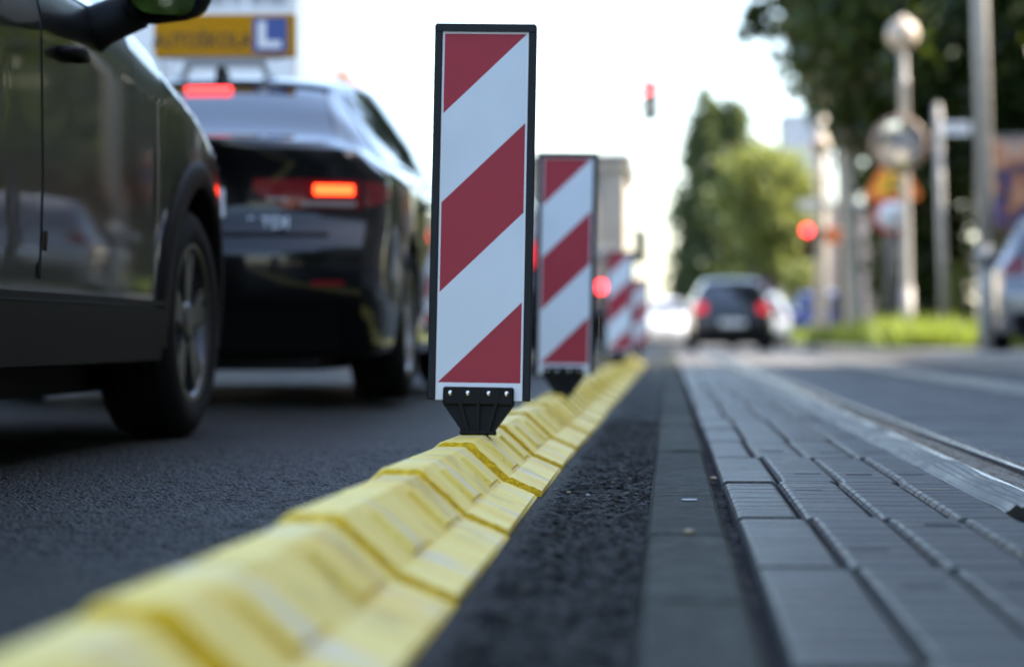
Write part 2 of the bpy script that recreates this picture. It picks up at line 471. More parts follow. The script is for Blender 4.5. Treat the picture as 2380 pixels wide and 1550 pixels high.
def worn_yellow():
    m, n, l, b = nmat('worn_yellow_rubber')
    tc = n.new('ShaderNodeTexCoord')
    mp = n.new('ShaderNodeMapping'); mp.inputs['Scale'].default_value = (3.0, 7, 3.0)
    info = n.new('ShaderNodeObjectInfo')
    ofs = n.new('ShaderNodeVectorMath'); ofs.operation = 'ADD'
    l.new(tc.outputs['Object'], ofs.inputs[0])
    cmb = n.new('ShaderNodeCombineXYZ')
    rm = n.new('ShaderNodeMath'); rm.operation = 'MULTIPLY'; rm.inputs[1].default_value = 37.0
    l.new(info.outputs['Random'], rm.inputs[0]); l.new(rm.outputs[0], cmb.inputs[2]); l.new(cmb.outputs[0], ofs.inputs[1])
    l.new(ofs.outputs[0], mp.inputs[0])
    t = n.new('ShaderNodeTexNoise'); t.inputs['Scale'].default_value = 1.6; t.inputs['Detail'].default_value = 5
    l.new(mp.outputs[0], t.inputs['Vector'])
    f = n.new('ShaderNodeTexNoise'); f.inputs['Scale'].default_value = 170; f.inputs['Detail'].default_value = 5; f.inputs['Roughness'].default_value = 0.7
    l.new(tc.outputs['Object'], f.inputs['Vector'])
    r1 = ramp(n, [(0.32, (0.76, 0.54, 0.06)), (0.5, (0.80, 0.64, 0.13)), (0.7, (0.83, 0.70, 0.19))])
    l.new(t.outputs['Fac'], r1.inputs[0])
    # two bleached bands rubbed across every block
    sx = n.new('ShaderNodeSeparateXYZ'); l.new(tc.outputs['Object'], sx.inputs[0])

    def mth(op, a, bb):
        k = n.new('ShaderNodeMath'); k.operation = op
        for i_, q in enumerate((a, bb)):
            if isinstance(q, (int, float)): k.inputs[i_].default_value = q
            elif q is not None: l.new(q, k.inputs[i_])
        return k.outputs[0]
    wob = mth('MULTIPLY', mth('SUBTRACT', t.outputs['Fac'], 0.5), 0.30)
    yv = mth('ADD', sx.outputs[1], wob)
    d1 = mth('ABSOLUTE', mth('SUBTRACT', yv, 0.285), None); d2 = mth('ABSOLUTE', mth('SUBTRACT', yv, 0.765), None)
    dm = mth('MINIMUM', d1, d2)
    mrb = n.new('ShaderNodeMapRange'); mrb.inputs['From Min'].default_value = 0.06; mrb.inputs['From Max'].default_value = 0.02
    mrb.inputs['To Max'].default_value = 1.0
    l.new(dm, mrb.inputs[0])
    pn_ = n.new('ShaderNodeTexNoise'); pn_.inputs['Scale'].default_value = 14; pn_.inputs['Detail'].default_value = 6
    l.new(ofs.outputs[0], pn_.inputs['Vector'])
    pr_ = n.new('ShaderNodeMapRange'); pr_.inputs['From Min'].default_value = 0.38; pr_.inputs['From Max'].default_value = 0.62
    pr_.inputs['To Min'].default_value = 0.1; pr_.inputs['To Max'].default_value = 0.95
    l.new(pn_.outputs['Fac'], pr_.inputs[0])
    wearf = mth('MULTIPLY', mrb.outputs[0], pr_.outputs[0])
    mx = n.new('ShaderNodeMix'); mx.data_type = 'RGBA'
    l.new(wearf, mx.inputs[0]); l.new(r1.outputs[0], mx.inputs[6]); mx.inputs[7].default_value = (0.66, 0.61, 0.45, 1)
    # smudges of road dirt
    dg = n.new('ShaderNodeTexNoise'); dg.inputs['Scale'].default_value = 5.5; dg.inputs['Detail'].default_value = 7; dg.inputs['Roughness'].default_value = 0.7
    l.new(ofs.outputs[0], dg.inputs['Vector'])
    dr_ = ramp(n, [(0.34, (0.62, 0.58, 0.5)), (0.47, (1, 1, 1))])
    l.new(dg.outputs['Fac'], dr_.inputs[0])
    m0 = n.new('ShaderNodeMix'); m0.data_type = 'RGBA'; m0.blend_type = 'MULTIPLY'; m0.inputs[0].default_value = 0.8
    l.new(mx.outputs[2], m0.inputs[6]); l.new(dr_.outputs[0], m0.inputs[7])
    mx = m0
    # fine grime in the pores
    r3 = ramp(n, [(0.25, (0.55, 0.5, 0.35)), (0.45, (1, 1, 1))])
    l.new(f.outputs['Fac'], r3.inputs[0])
    m2 = n.new('ShaderNodeMix'); m2.data_type = 'RGBA'; m2.blend_type = 'MULTIPLY'; m2.inputs[0].default_value = 1
    l.new(mx.outputs[2], m2.inputs[6]); l.new(r3.outputs[0], m2.inputs[7])
    l.new(m2.outputs[2], b.inputs['Base Color'])
    b.inputs['Roughness'].default_value = 0.55
    bp = n.new('ShaderNodeBump'); bp.inputs['Strength'].default_value = 0.25; bp.inputs['Distance'].default_value = 0.002
    l.new(f.outputs['Fac'], bp.inputs['Height']); l.new(bp.outputs[0], b.inputs['Normal'])
    return m


M['yellow'] = worn_yellow()
M['yellow_joint'] = mat('yellow_joint', (0.74, 0.5, 0.012), 0.8, var=0.35, scale=90, bump=1.0, bscale=130, detail=8)


def sheeting(name, rgb, cell):
    """retroreflective sheeting: a faint lattice of cells, slightly darker in the seams"""
    m, n, l, b = nmat(name)
    tc = n.new('ShaderNodeTexCoord')
    mp = n.new('ShaderNodeMapping'); mp.inputs['Rotation'].default_value = (0, R(45), 0)
    l.new(tc.outputs['Object'], mp.inputs[0])
    v = n.new('ShaderNodeTexVoronoi'); v.feature = 'DISTANCE_TO_EDGE'; v.inputs['Scale'].default_value = cell; v.inputs['Randomness'].default_value = 0.0
    l.new(mp.outputs[0], v.inputs['Vector'])
    nz = n.new('ShaderNodeTexNoise'); nz.inputs['Scale'].default_value = 7; nz.inputs['Detail'].default_value = 5
    l.new(tc.outputs['Object'], nz.inputs['Vector'])
    r = ramp(n, [(0.0, [c * 0.86 for c in rgb]), (0.16, rgb)])
    l.new(v.outputs['Distance'], r.inputs[0])
    r2 = ramp(n, [(0.3, (0.92, 0.92, 0.92)), (0.7, (1.0, 1.0, 1.0))])
    l.new(nz.outputs['Fac'], r2.inputs[0])
    mx = n.new('ShaderNodeMix'); mx.data_type = 'RGBA'; mx.blend_type = 'MULTIPLY'; mx.inputs[0].default_value = 1
    l.new(r.outputs[0], mx.inputs[6]); l.new(r2.outputs[0], mx.inputs[7])
    l.new(mx.outputs[2], b.inputs['Base Color'])
    b.inputs['Roughness'].default_value = 0.4
    b.inputs['Specular IOR Level'].default_value = 0.15
    return m


M['sheet_white'] = sheeting('white_sheeting', (0.72, 0.78, 0.82), 210)
M['sheet_red'] = sheeting('red_sheeting', (0.40, 0.038, 0.055), 210)
M['white_margin'] = mat('white_margin', (0.76, 0.78, 0.8), 0.4)

# ------------------------------------------------------------------ ground and roads
def sheet(name, xs, ys, zf, m, lbl=None):
    X, Y = np.meshgrid(np.array(xs, float), np.array(ys, float), indexing='ij')
    Z = zf(X, Y) if callable(zf) else np.full_like(X, zf)
    o = MB().grid(np.stack([X, Y, Z], -1)).build(name, m)
    return tag(o, kind='structure')


sheet('ground', [-3000, -14, 4, 3000], [-60, 60, 200, 4000], -0.06, M['lit_road'])
ys_r = np.concatenate([np.arange(-6, 20, 0.5), np.arange(20, 60, 2), np.arange(60, 400, 20)])
ys_f = np.concatenate([ys_r[ys_r < 2.9], np.arange(3.0, 6.6, 0.011), np.arange(6.6, 9.5, 0.02), ys_r[ys_r > 9.6]])
grain = np.random.default_rng(21)


def road_surface(X, Y):
    fine = sst((Y - 3.0) / 0.5) * (1 - sst((Y - 6.0) / 3.4))
    stones = np.maximum(grain.normal(0, 0.0015, X.shape), -0.002)
    return road_z(X, Y) + stones * fine * sst((-0.6 - X) / 0.05)


sheet('road', list(np.linspace(-13.5, -3.4, 8)) + list(np.arange(-3.3, -0.58, 0.0125)) + [-0.56, -0.4, -0.27], ys_f, road_surface, M['asphalt'])
# broken, coarser asphalt between the yellow blocks and the kerb: real lumps
xs_p = np.linspace(-0.285, -0.036, 34)
ys_p = np.concatenate([np.arange(0.6, 9, 0.009), np.arange(9, 26, 0.025), np.arange(26, 120, 1.5)])


def patch_z(X, Y):
    Z = np.zeros_like(X)
    r2 = np.random.default_rng(3)
    for k in range(70):
        th = r2.uniform(0, pi); fr = r2.uniform(14, 260)
        Z += np.sin(fr * (X * cos(th) + Y * sin(th)) + r2.uniform(0, 6)) * 0.06 / fr
    Z += r2.normal(0, 0.0026, Z.shape)
    m = np.clip((X + 0.243) / 0.04, 0, 1)
    Z = Z * (1 - sst((Y - 9) / 15)) * 0.8 - 0.003
    return np.minimum(Z, 0.009) * m + 0.001


sheet('asphalt_strip', xs_p, ys_p, patch_z, M['rough_asphalt'])
sheet('track_bed', [-0.04, 3.25], [-2, 60, 160], -0.035, M['soil'])

def soil_z(X, Y):
    r2 = np.random.default_rng(9); Z = np.zeros_like(X)
    for k in range(40):
        th = r2.uniform(0, pi); fr = r2.uniform(30, 300)
        Z += np.sin(fr * (X * cos(th) + Y * sin(th)) + r2.uniform(0, 6)) * 0.09 / fr
    return -0.016 + np.clip(Z, -0.012, 0.016)


sheet('joint_soil', np.linspace(0.084, 0.24, 18), np.arange(1.2, 9.5, 0.009), soil_z, M['soil'])
# kerb stones in a row, one structure
kb = MB()
y = 0.7
joints_y = [3.667, 4.56, 5.41]
y0 = 1.83
seq = [0.9, 1.83, 2.75, 3.667, 4.56, 5.41] + [5.41 + 0.92 * k for k in range(1, 75)]
for a, b_ in zip(seq[:-1], seq[1:]):
    jx = random.uniform(-0.002, 0.002); jz = random.uniform(-0.003, 0.003)
    kb.box((0.0275 + jx, (a + b_) / 2, -0.06 + 0.012 + jz), (0.122, b_ - a - 0.011, 0.12), bev=0.008)
kerb_o = tag(kb.build('kerb', M['kerb']), kind='structure')
pm = MB()
for k in range(9):
    a_ = 2 * pi * k / 9
    pm.v.append((0.036 + 0.017 * cos(a_) * random.uniform(0.6, 1.2), 4.42 + 0.02 * sin(a_) * random.uniform(0.6, 1.2), 0.0142))
pm.f.append(tuple(range(9))); pm.m.append(0); pm.s.append(False)
pm.build('paint_mark', M['grey_print'], kerb_o)


def pebble(x, y, z, r, m, lbl):
    g = random.Random(int(x * 1000) + int(y * 100))
    P = np.array([[(r * g.uniform(0.85, 1.15) * sin(a) * cos(b), 1.2 * r * g.uniform(0.85, 1.15) * sin(a) * sin(b), 0.55 * r * cos(a)) for b in np.linspace(0, 2 * pi, 11)] for a in np.linspace(0.02, pi - 0.02, 7)])
    P[:, -1] = P[:, 0]
    tag(MB().grid(P).build('pebble', m, loc=(x, y, z + 0.45 * r)), lbl, 'pebble', 'loose pebbles by the kerb')


M['tan_stone'] = mat('tan_stone', (0.3, 0.24, 0.15), 0.8, var=0.3, scale=60)
pebble(0.03, 3.672, 0.012, 0.008, M['tan_stone'], 'tan pebble lying on a joint of the kerb stones')
pebble(-0.155, 4.62, 0.006, 0.0045, M['grey_print'], 'pale grey chip on the rough asphalt beside the kerb')
pebble(-0.195, 4.70, 0.006, 0.0045, M['tan_stone'], 'small tan chip on the rough asphalt near the yellow blocks')
pebble(0.098, 5.35, -0.006, 0.009, M['tan_stone'], 'brown pebble stuck in the joint between kerb and pavers')


# tram track pavers: long blocks, notched long edges, saw cuts across
def paver(mb, x0, x1, ya, yb, top, mi_top=None, mi_side=1, cuts=True):
    ch = 0.009
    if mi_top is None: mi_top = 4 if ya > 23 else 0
    nst = []
    if cuts:
        n = max(4, int(round((yb - ya) / random.choice([0.1, 0.115, 0.13]))))
        ysub = np.linspace(ya, yb, n + 1)
        for k, yy in enumerate(ysub):
            if k in (0, n): nst.append((yy, 0.0))
            else:
                j = yy + random.uniform(-0.022, 0.022)
                d = random.choice([0.006, 0.005, 0.003, 0.0015])
                nst += [(j - 0.005, 0), (j - 0.001, d), (j + 0.002, d), (j + 0.005, 0)]
    else:
        nst = [(ya, 0), (yb, 0)]
    V = []; n = len(nst)
    tilt = random.uniform(-0.0015, 0.0015); h0 = random.uniform(-0.0012, 0.0012)
    for k, (yy, d) in enumerate(nst):
        z = top + h0 - d + tilt * (yy - ya)
        e = 0.002 if d > 0 else 0
        if k == 0 or k == n - 1: z -= 0.0025
        V += [(x0 + e, yy, top - 0.07), (x0 + e, yy, z - ch), (x0 + ch * 0.5 + e, yy, z - ch * 0.3), (x0 + ch * 1.2 + e, yy, z),
              (x1 - ch * 1.2 - e, yy, z), (x1 - ch * 0.5 - e, yy, z - ch * 0.3), (x1 - e, yy, z - ch), (x1 - e, yy, top - 0.07)]
    Ft = []; Fs = []
    for k in range(n - 1):
        for j in range(7):
            q = (k * 8 + j, (k + 1) * 8 + j, (k + 1) * 8 + j + 1, k * 8 + j + 1)
            (Ft if 1 <= j <= 5 else Fs).append(q)
    Fs += [tuple(range(8)), tuple(reversed(range((n - 1) * 8, n * 8)))]
    mb.add(V, Ft, mi_top); mb.add(V, Fs, mi_side)
    return top + h0


pv = MB()
row_y = [0.3, 1.27, 2.24, 3.21, 4.08, 5.09, 6.11] + [6.11 + 0.97 * k for k in range(1, 60)]
for r_i in range(len(row_y) - 1):
    ya, yb = row_y[r_i] + 0.004, row_y[r_i + 1] - 0.004
    off = {2: 0.016, 3: 0.007, 4: -0.004, 5: 0.004}.get(r_i, random.uniform(-0.013, 0.013))
    edges = [0.108 + random.uniform(-0.003, 0.003), 0.226 + off, 0.352 + off, 0.478 + off, 0.585]
    near = yb < 16
    for c in range(4):
        a, b_ = edges[c] + 0.004, edges[c + 1] - 0.004
        if c == 0:
            y_end = yb - (random.uniform(0.03, 0.09) if near else 0)
            t = paver(pv, a, b_, ya, y_end, 0.010, cuts=near)
        else:
            t = paver(pv, a, b_, ya, yb, 0.010, cuts=near)
        if near and c > 0 and random.random() < 0.75:
            sy = ya + random.choice([0.22, 0.7]) + random.uniform(-0.03, 0.03)
            sx = (a + b_) / 2 + random.uniform(-0.015, 0.015)
            pv.box((sx, sy, t - 0.0015), (0.055, 0.026, 0.005), mi=random.choice([2, 2, 3]))
tag(pv.build('tram_paving', [M['paver'], M['paver_side'], M['slot_dark'], M['slot_tan'], M['dusty_sunlit']]), kind='structure')

# rubber profile beside the rail, ridged and wavy, its cut end showing the hollow cores
ysw = np.concatenate([np.arange(4.22, 16, 0.03), np.arange(16, 90, 0.5)])
prof = []
for k in range(49):
    u = k / 48
    prof.append((0.582 + 0.085 * u, 0.012 + 0.006 * (0.5 + 0.5 * cos(u * 2 * pi * 4.5)) - 0.012 * max(0, 0.12 - u) / 0.12 + 0.006 * u))
P = np.zeros((len(prof), len(ysw), 3))
for i, (px_, pz) in enumerate(prof):
    w = (0.007 * np.sin(ysw * 6.0) + 0.002 * np.sin(ysw * 13.3 + 1)) * (0.4 + 0.6 * i / 48)
    fade = np.clip((40 - ysw) / 30, 0, 1)
    P[i, :, 0] = px_ + w * fade - 0.004
    P[i, :, 1] = ysw
    P[i, :, 2] = pz + 0.0012 * np.sin(ysw * 9 + i * 0.05) * fade
rb = MB().grid(P)
endp = [(p[0], p[2]) for p in P[:, 0]]
rb.add([(a, 4.22, b_) for a, b_ in endp] + [(endp[-1][0], 4.22, -0.03), (endp[0][0], 4.22, -0.03)], [tuple(range(len(endp) + 2))])
hm = MB()
for hx in (0.607, 0.633, 0.655):
    hm.lathe([(0.0, 0), (0.007, 0), (0.007, 0.0015), (0.0, 0.0015)], (hx, 4.217, -0.008), axis='y', n=12)
rub = rb.build('rail_rubber_seal', M['rubber'])
tag(rub, 'ridged wavy rubber strip sealing the near tram rail', 'rail seal')
hm.build('hollow_core', M['dark_void'], rub)


def rail(x0, lbl):
    # grooved tram rail: polished head, flangeway, guard lip
    prf = [(x0, -0.03), (x0, 0.008), (x0 + 0.006, 0.012), (x0 + 0.074, 0.012), (x0 + 0.08, 0.006), (x0 + 0.084, -0.028), (x0 + 0.116, -0.028),
           (x0 + 0.12, 0.008), (x0 + 0.124, 0.011), (x0 + 0.146, 0.011), (x0 + 0.15, 0.007), (x0 + 0.15, -0.03)]
    mats = [1, 0, 0, 0, 1, 1, 1, 0, 0, 0, 1]
    ysr = np.concatenate([np.arange(0.5, 30, 1.0), np.arange(30, 150, 10)])
    m = MB()
    for i in range(len(prf) - 1):
        g = np.zeros((2, len(ysr), 3))
        for k, (a, b_) in enumerate((prf[i], prf[i + 1])):
            g[k, :, 0] = a; g[k, :, 1] = ysr; g[k, :, 2] = b_
        m.grid(g, mats[i], smooth=False)
    return tag(m.build('tram_rail', [M['rail'], M['rust']]), lbl, 'tram rail', 'rails of the tram track')


rail(0.684, 'polished grooved tram rail beside the ridged rubber strip')
rail(1.98, 'farther tram rail between pale strips, beyond the dark slabs')
sl = MB()
yy = 1.0
while yy < 110:
    ln = 0.75
    for a, b_ in ((0.85, 1.36), (1.366, 1.87)):
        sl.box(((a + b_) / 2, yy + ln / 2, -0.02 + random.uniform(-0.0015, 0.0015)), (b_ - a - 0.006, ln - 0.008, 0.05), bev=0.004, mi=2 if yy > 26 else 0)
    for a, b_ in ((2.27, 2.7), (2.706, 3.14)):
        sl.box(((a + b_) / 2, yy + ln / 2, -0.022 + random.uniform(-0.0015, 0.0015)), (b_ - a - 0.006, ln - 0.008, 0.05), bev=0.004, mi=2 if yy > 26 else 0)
    for a, b_ in ((1.876, 1.975), (2.135, 2.264)):
        sl.box(((a + b_) / 2, yy + ln / 2, -0.02), (b_ - a, ln - 0.004, 0.056), mi=1)
    yy += ln
tag(sl.build('track_slabs', [M['slabs'], M['light_slab'], M['dusty_sunlit']]), kind='structure')
# right hand kerb, pavement, verge
rk = MB()
for k in range(120):
    rk.box((3.22, 2 + k + 0.5, 0.04), (0.14, 0.992, 0.22), bev=0.012)
tag(rk.build('raised_kerb', M['pale_kerb']), kind='structure')
sheet('pavement', [3.29, 5, 8, 40], [-10, 20, 27.5], 0.145, M['pavement'])
sheet('parking_strip', [3.29, 5, 8, 40], [27.5, 34], 0.145, M['pavement'])
sheet('verge', [3.29, 5, 8, 40], [34, 60, 120, 200], 0.13, M['soil'])


# ------------------------------------------------------------------ yellow lane divider blocks
def divider_mesh():
    HW = [(-0.165, 0.0), (-0.165, 0.012), (-0.100, 0.040), (-0.031, 0.103), (-0.026, 0.105),
          (0.026, 0.105), (0.031, 0.103), (0.100, 0.040), (0.165, 0.012), (0.165, 0.0)]
    nseg = [2, 8, 14, 2, 8, 2, 14, 8, 2]
    prof = []
    for i, n in enumerate(nseg):
        for k in range(n):
            t = k / n
            prof.append((HW[i][0] + (HW[i + 1][0] - HW[i][0]) * t, HW[i][1] + (HW[i + 1][1] - HW[i][1]) * t))
    prof.append(HW[-1])

    def slope_pt(q, side):
        return (side * (0.031 + 0.069 * q), 0.103 - 0.063 * q)
    # extra samples at the plates' lower edge
    extra = []
    for side in (-1, 1):
        for q in (0.16, 0.18, 0.93, 0.95, 1.02, 1.035):
            extra.append(slope_pt(q, side))
    prof = sorted(set(prof + extra), key=lambda p: (p[0], p[1] if p[0] < 0 else -p[1]))
    prof = np.array(prof)
    U = 0.95
    vs = set(np.linspace(0, U, 44))
    for s in (0.17, 0.61, 0.1575, 0.5975, 0.38, 0.84, 0.915, 0.40, 0.87, 0.33, 0.345, 0.012, 0.305, 0.315, 0.885, 0.895):
        vs |= {s - 0.0008, s + 0.0008}
    vs = np.array(sorted(v for v in vs if 0 <= v <= U))
    n = np.zeros_like(prof)
    d = np.gradient(prof, axis=0)
    n[:, 0] = -d[:, 1]; n[:, 1] = d[:, 0]
    n /= np.linalg.norm(n, axis=1)[:, None] + 1e-9
    V = np.zeros((len(prof), len(vs), 3))
    MI = np.zeros((len(prof), len(vs)), int)
    for i, (x, z) in enumerate(prof):
        q = (abs(x) - 0.031) / 0.069
        for j, v in enumerate(vs):
            h = 0.0025 - 0.0085 * v / U
            if 0.17 <= q <= 0.94:                       # wedge plates on the slopes
                if 0.17 <= v <= 0.42: h += 0.0075 * (1 - (v - 0.17) / 0.25)
                if 0.61 <= v <= 0.88: h += 0.0075 * (1 - (v - 0.61) / 0.27)
            if 0.17 <= q <= 1.03 and (0.158 < v < 0.1695 or 0.598 < v < 0.6095): h -= 0.0035
            if 0.945 <= q <= 1.03 and (0.158 < v < 0.38 or 0.598 < v < 0.84): h -= 0.003
            if q < 0.14 and 0.305 <= v <= 0.315: h -= 0.010   # slits across the crest
            if q < 0.02 and 0.33 <= v <= 0.345: h -= 0.010
            if -0.1 < q < 0.16 and x > 0 and 0.885 <= v <= 0.897: h -= 0.010
            if v > 0.915:
                h -= 0.004 + 0.0022 * sin(x * 190 + v * 60) * sin(x * 77); MI[i, j] = 1
            if v < 0.012: h -= 0.0025 * (1 - v / 0.012) + 0.0012 * sin(x * 240) * sin(x * 91 + 1) * (1 - v / 0.012)
            if 0.900 < v <= 0.9158: h -= 0.003 * (v - 0.9) / 0.0158
            if z < 0.004: h = 0
            V[i, j] = (x + n[i, 0] * h, v, max(0.0, z + n[i, 1] * h))
    mb = MB()
    a, b_ = V.shape[:2]
    for mi in (0, 1):
        F = [(i * b_ + j, (i + 1) * b_ + j, (i + 1) * b_ + j + 1, i * b_ + j + 1) for i in range(a - 1) for j in range(b_ - 1)
             if (MI[i, j + 1] and MI[i, j]) == mi]
        mb.add(V.reshape(-1, 3), F, mi, False)
    mb.add(V[:, 0], [tuple(range(a))], 1); mb.add(V[:, -1], [tuple(reversed(range(a)))], 1)
    return mb


DIV_X = -0.412
div0 = divider_mesh().build('lane_divider', [M['yellow'], M['yellow_joint']])
near_lbl = {
    -4: 'nearest yellow divider block, only its end showing in the bottom left corner',
    -3: 'out of focus yellow rubber divider block next to the bottom left corner of the photo',
    -2: 'soft focus yellow divider block, third from the bottom left corner',
    -1: 'yellow divider block two in front of the nearest striped marker, slits across its crest',
    -0: 'sharp yellow divider block carrying the nearest striped marker post',
    1: 'yellow divider block right behind the nearest striped marker, half hidden by its foot',
    2: 'yellow divider block between the first and second striped markers, the farther of two',
    3: 'yellow divider block in front of the second striped marker',
    4: 'yellow divider block under the foot of the second striped marker',
}
for k in range(-4, 23):
    o = div0 if k == -4 else div0.copy()
    if k != -4: col.objects.link(o)
    o.location = (DIV_X + random.uniform(-0.003, 0.003) + 0.0, 4.68 + 0.95 * k, 0.0)
    o.rotation_euler = (0, 0, random.uniform(-0.004, 0.004))
    o['label'] = near_lbl.get(k, 'blurred yellow divider block in the far run beyond the second striped marker')
    o['category'] = 'lane divider'
    o['group'] = 'yellow rubber lane divider blocks'


# ------------------------------------------------------------------ striped marker panels
def make_marker():
    W, H, T = 0.2168, 0.80, 0.028
    z0 = 0.072                                   # underside of the panel above the divider's crest
    root = empty('striped_marker', 'near upright red and white striped marker panel in sharp focus on the yellow blocks', 'traffic marker',
                 group='striped markers along the yellow blocks')
    fr = MB()
    b = 0.0165
    fr.box((-W / 2 + b / 2, 0, z0 + H / 2 - b / 2), (b, T, H - b), bev=0.002)
    fr.box((W / 2 - b / 2, 0, z0 + H / 2 - b / 2), (b, T, H - b), bev=0.002)
    fr.prism([(-W / 2, z0 + H - b), (-W / 2, z0 + H - 0.004), (-W / 2 + 0.004, z0 + H), (W / 2 - 0.004, z0 + H), (W / 2, z0 + H - 0.004), (W / 2, z0 + H - b)],
             -T / 2 - 0.0004, T / 2 + 0.0004)
    fr.build('frame', M['frame_black'], root)
    # sheeting: polygons of the stripes tile the front and the back face
    pn = MB()
    iw = W / 2 - b - 0.0003
    ztop = z0 + H - b
    mgn = 0.0042
    xl, xr = -iw + mgn, iw - mgn
    rz0 = z0 + 0.037
    rz1 = ztop - mgn
    sw = xr - xl
    k45 = sw * 0.98                              # rise of a stripe across the panel
    hgt = rz1 - rz0
    pitch = (hgt - k45) / 1.5 * 1.0
    # lines rising to the right: z at left edge zl, at right edge zl + k45
    bounds = [rz0 - k45, rz0, rz0 + (hgt - k45) / 3, rz0 + 2 * (hgt - k45) / 3, rz1 - k45, rz1]

    def clip(poly, zc, keep_above):
        out = []
        for i in range(len(poly)):
            p, q = poly[i], poly[(i + 1) % len(poly)]
            pin = (p[1] >= zc) if keep_above else (p[1] <= zc)
            qin = (q[1] >= zc) if keep_above else (q[1] <= zc)
            if pin: out.append(p)
            if pin != qin:
                t = (zc - p[1]) / (q[1] - p[1]); out.append((p[0] + t * (q[0] - p[0]), zc))
        return out
    for side in (-1, 1):
        yf = side * (T / 2 - 0.006)
        zb = [rz0 - k45]
        stripes = []
        # fixed surveyed bounds, bottom to top: red, white, red, white, red, top
        stripes = [(rz0 - k45, rz0, 1), (rz0, rz0 + (hgt - k45) * 0.333, 0), (rz0 + (hgt - k45) * 0.333, rz0 + (hgt - k45) * 0.667, 1),
                   (rz0 + (hgt - k45) * 0.667, rz1 - k45, 0), (rz1 - k45, rz1, 1)]
        for za, zb_, mi in stripes:
            poly = [(xl, za), (xr, za + k45), (xr, zb_ + k45), (xl, zb_)]
            poly = clip(poly, rz0, True); poly = clip(poly, rz1, False)
            if len(poly) >= 3:
                pn.add([(side * -1 * p[0] if side > 0 else p[0], yf, p[1]) for p in poly], [tuple(range(len(poly)))], mi)
        # white margin round the field
        for (a0, c0, a1, c1) in ((-iw, z0 + 0.0005, xl, ztop), (xr, z0 + 0.0005, iw, ztop), (xl, rz1, xr, ztop), (xl, z0 + 0.0005, xr, rz0)):
            pn.add([(a0, yf, c0), (a1, yf, c0), (a1, yf, c1), (a0, yf, c1)], [(0, 1, 2, 3)], 2)
    # edges of the board
    pn.add([(-iw, -T / 2 + 0.006, z0 + 0.0005), (iw, -T / 2 + 0.006, z0 + 0.0005), (iw, T / 2 - 0.006, z0 + 0.0005), (-iw, T / 2 - 0.006, z0 + 0.0005)], [(0, 1, 2, 3)], 2)
    pn.build('panel', [M['sheet_white'], M['sheet_red'], M['white_margin']], root)
    # foot: ribbed black holder that clamps the board
    ft = MB()
    tw, bw = 0.0745, 0.037
    for side in (-1, 1):
        y0_ = side * (T / 2 - 0.005)
        ft.box((0, side * (T / 2 + 0.004), z0 + 0.0085), (tw * 2, 0.013, 0.038), bev=0.003)
        # rib fan
        for xa, xb_ in ((-0.046, -0.021), (0.0, 0.0), (0.046, 0.021)):
            yb_ = side * (T / 2 + 0.0135)
            ft.add([(xa - 0.0035, yb_, z0 + 0.026), (xa + 0.0035, yb_, z0 + 0.026), (xb_ + 0.0035, yb_, 0.004), (xb_ - 0.0035, yb_, 0.004),
                    (xa - 0.0035, side * T / 2 * 0.8, z0 + 0.026), (xa + 0.0035, side * T / 2 * 0.8, z0 + 0.026), (xb_ + 0.0035, side * T / 2 * 0.8, 0.004), (xb_ - 0.0035, side * T / 2 * 0.8, 0.004)],
                   [(0, 1, 2, 3), (4, 7, 6, 5), (0, 4, 5, 1), (1, 5, 6, 2), (2, 6, 7, 3), (3, 7, 4, 0)])
    poly = [(-tw, z0 - 0.008), (-tw + 0.002, z0 - 0.012), (-bw, 0.011), (-bw, 0.0), (bw, 0.0), (bw, 0.011), (tw - 0.002, z0 - 0.012), (tw, z0 - 0.008)]
    ft.prism(poly, -T / 2 - 0.001, T / 2 + 0.001)
    ft.box((0, 0, 0.0045), (bw * 2 + 0.001, 0.052, 0.009), bev=0.002)
    ft.box((0, 0, -0.012), (bw * 1.15, 0.04, 0.02))
    foot = ft.build('foot', M['black_plastic'], root)
    for bx in (-0.0595, -0.0225, 0.0215, 0.059):
        MB().lathe([(0.0, -T / 2 - 0.0145), (0.003, -T / 2 - 0.0142), (0.0056, -T / 2 - 0.0125), (0.0062, -T / 2 - 0.0103), (0.0062, -T / 2 - 0.006)],
                   (bx, 0, z0 + 0.014), axis='y', n=14).build('bolt', M['zinc'], foot)
    return root


mk0 = make_marker()
mk_lbl = ['near upright red and white striped marker panel in sharp focus on the yellow blocks',
          'second red and white striped marker panel, blurred, in front of the beige truck',
          'third striped marker panel, small and blurred, right of the beige truck tail lamps',
          'smallest striped marker panel, the farthest, overlapping the third one on its right']
for k, (px, s, ln) in enumerate([(1110, 1107, 0.9), (1309, 648, 0.9), (1436, 301, 1.2), (1484, 203, 0.6)]):
    o = mk0 if k == 0 else copy_tree(mk0)
    x, y = at(px, s)
    if k == 0: y += 0.015
    o.location = (x, y, 0.104)
    o.rotation_euler = (R(-4.0), R(ln), R([1.0, -2.0, 2.0, 0][k]))
    o['label'] = mk_lbl[k]

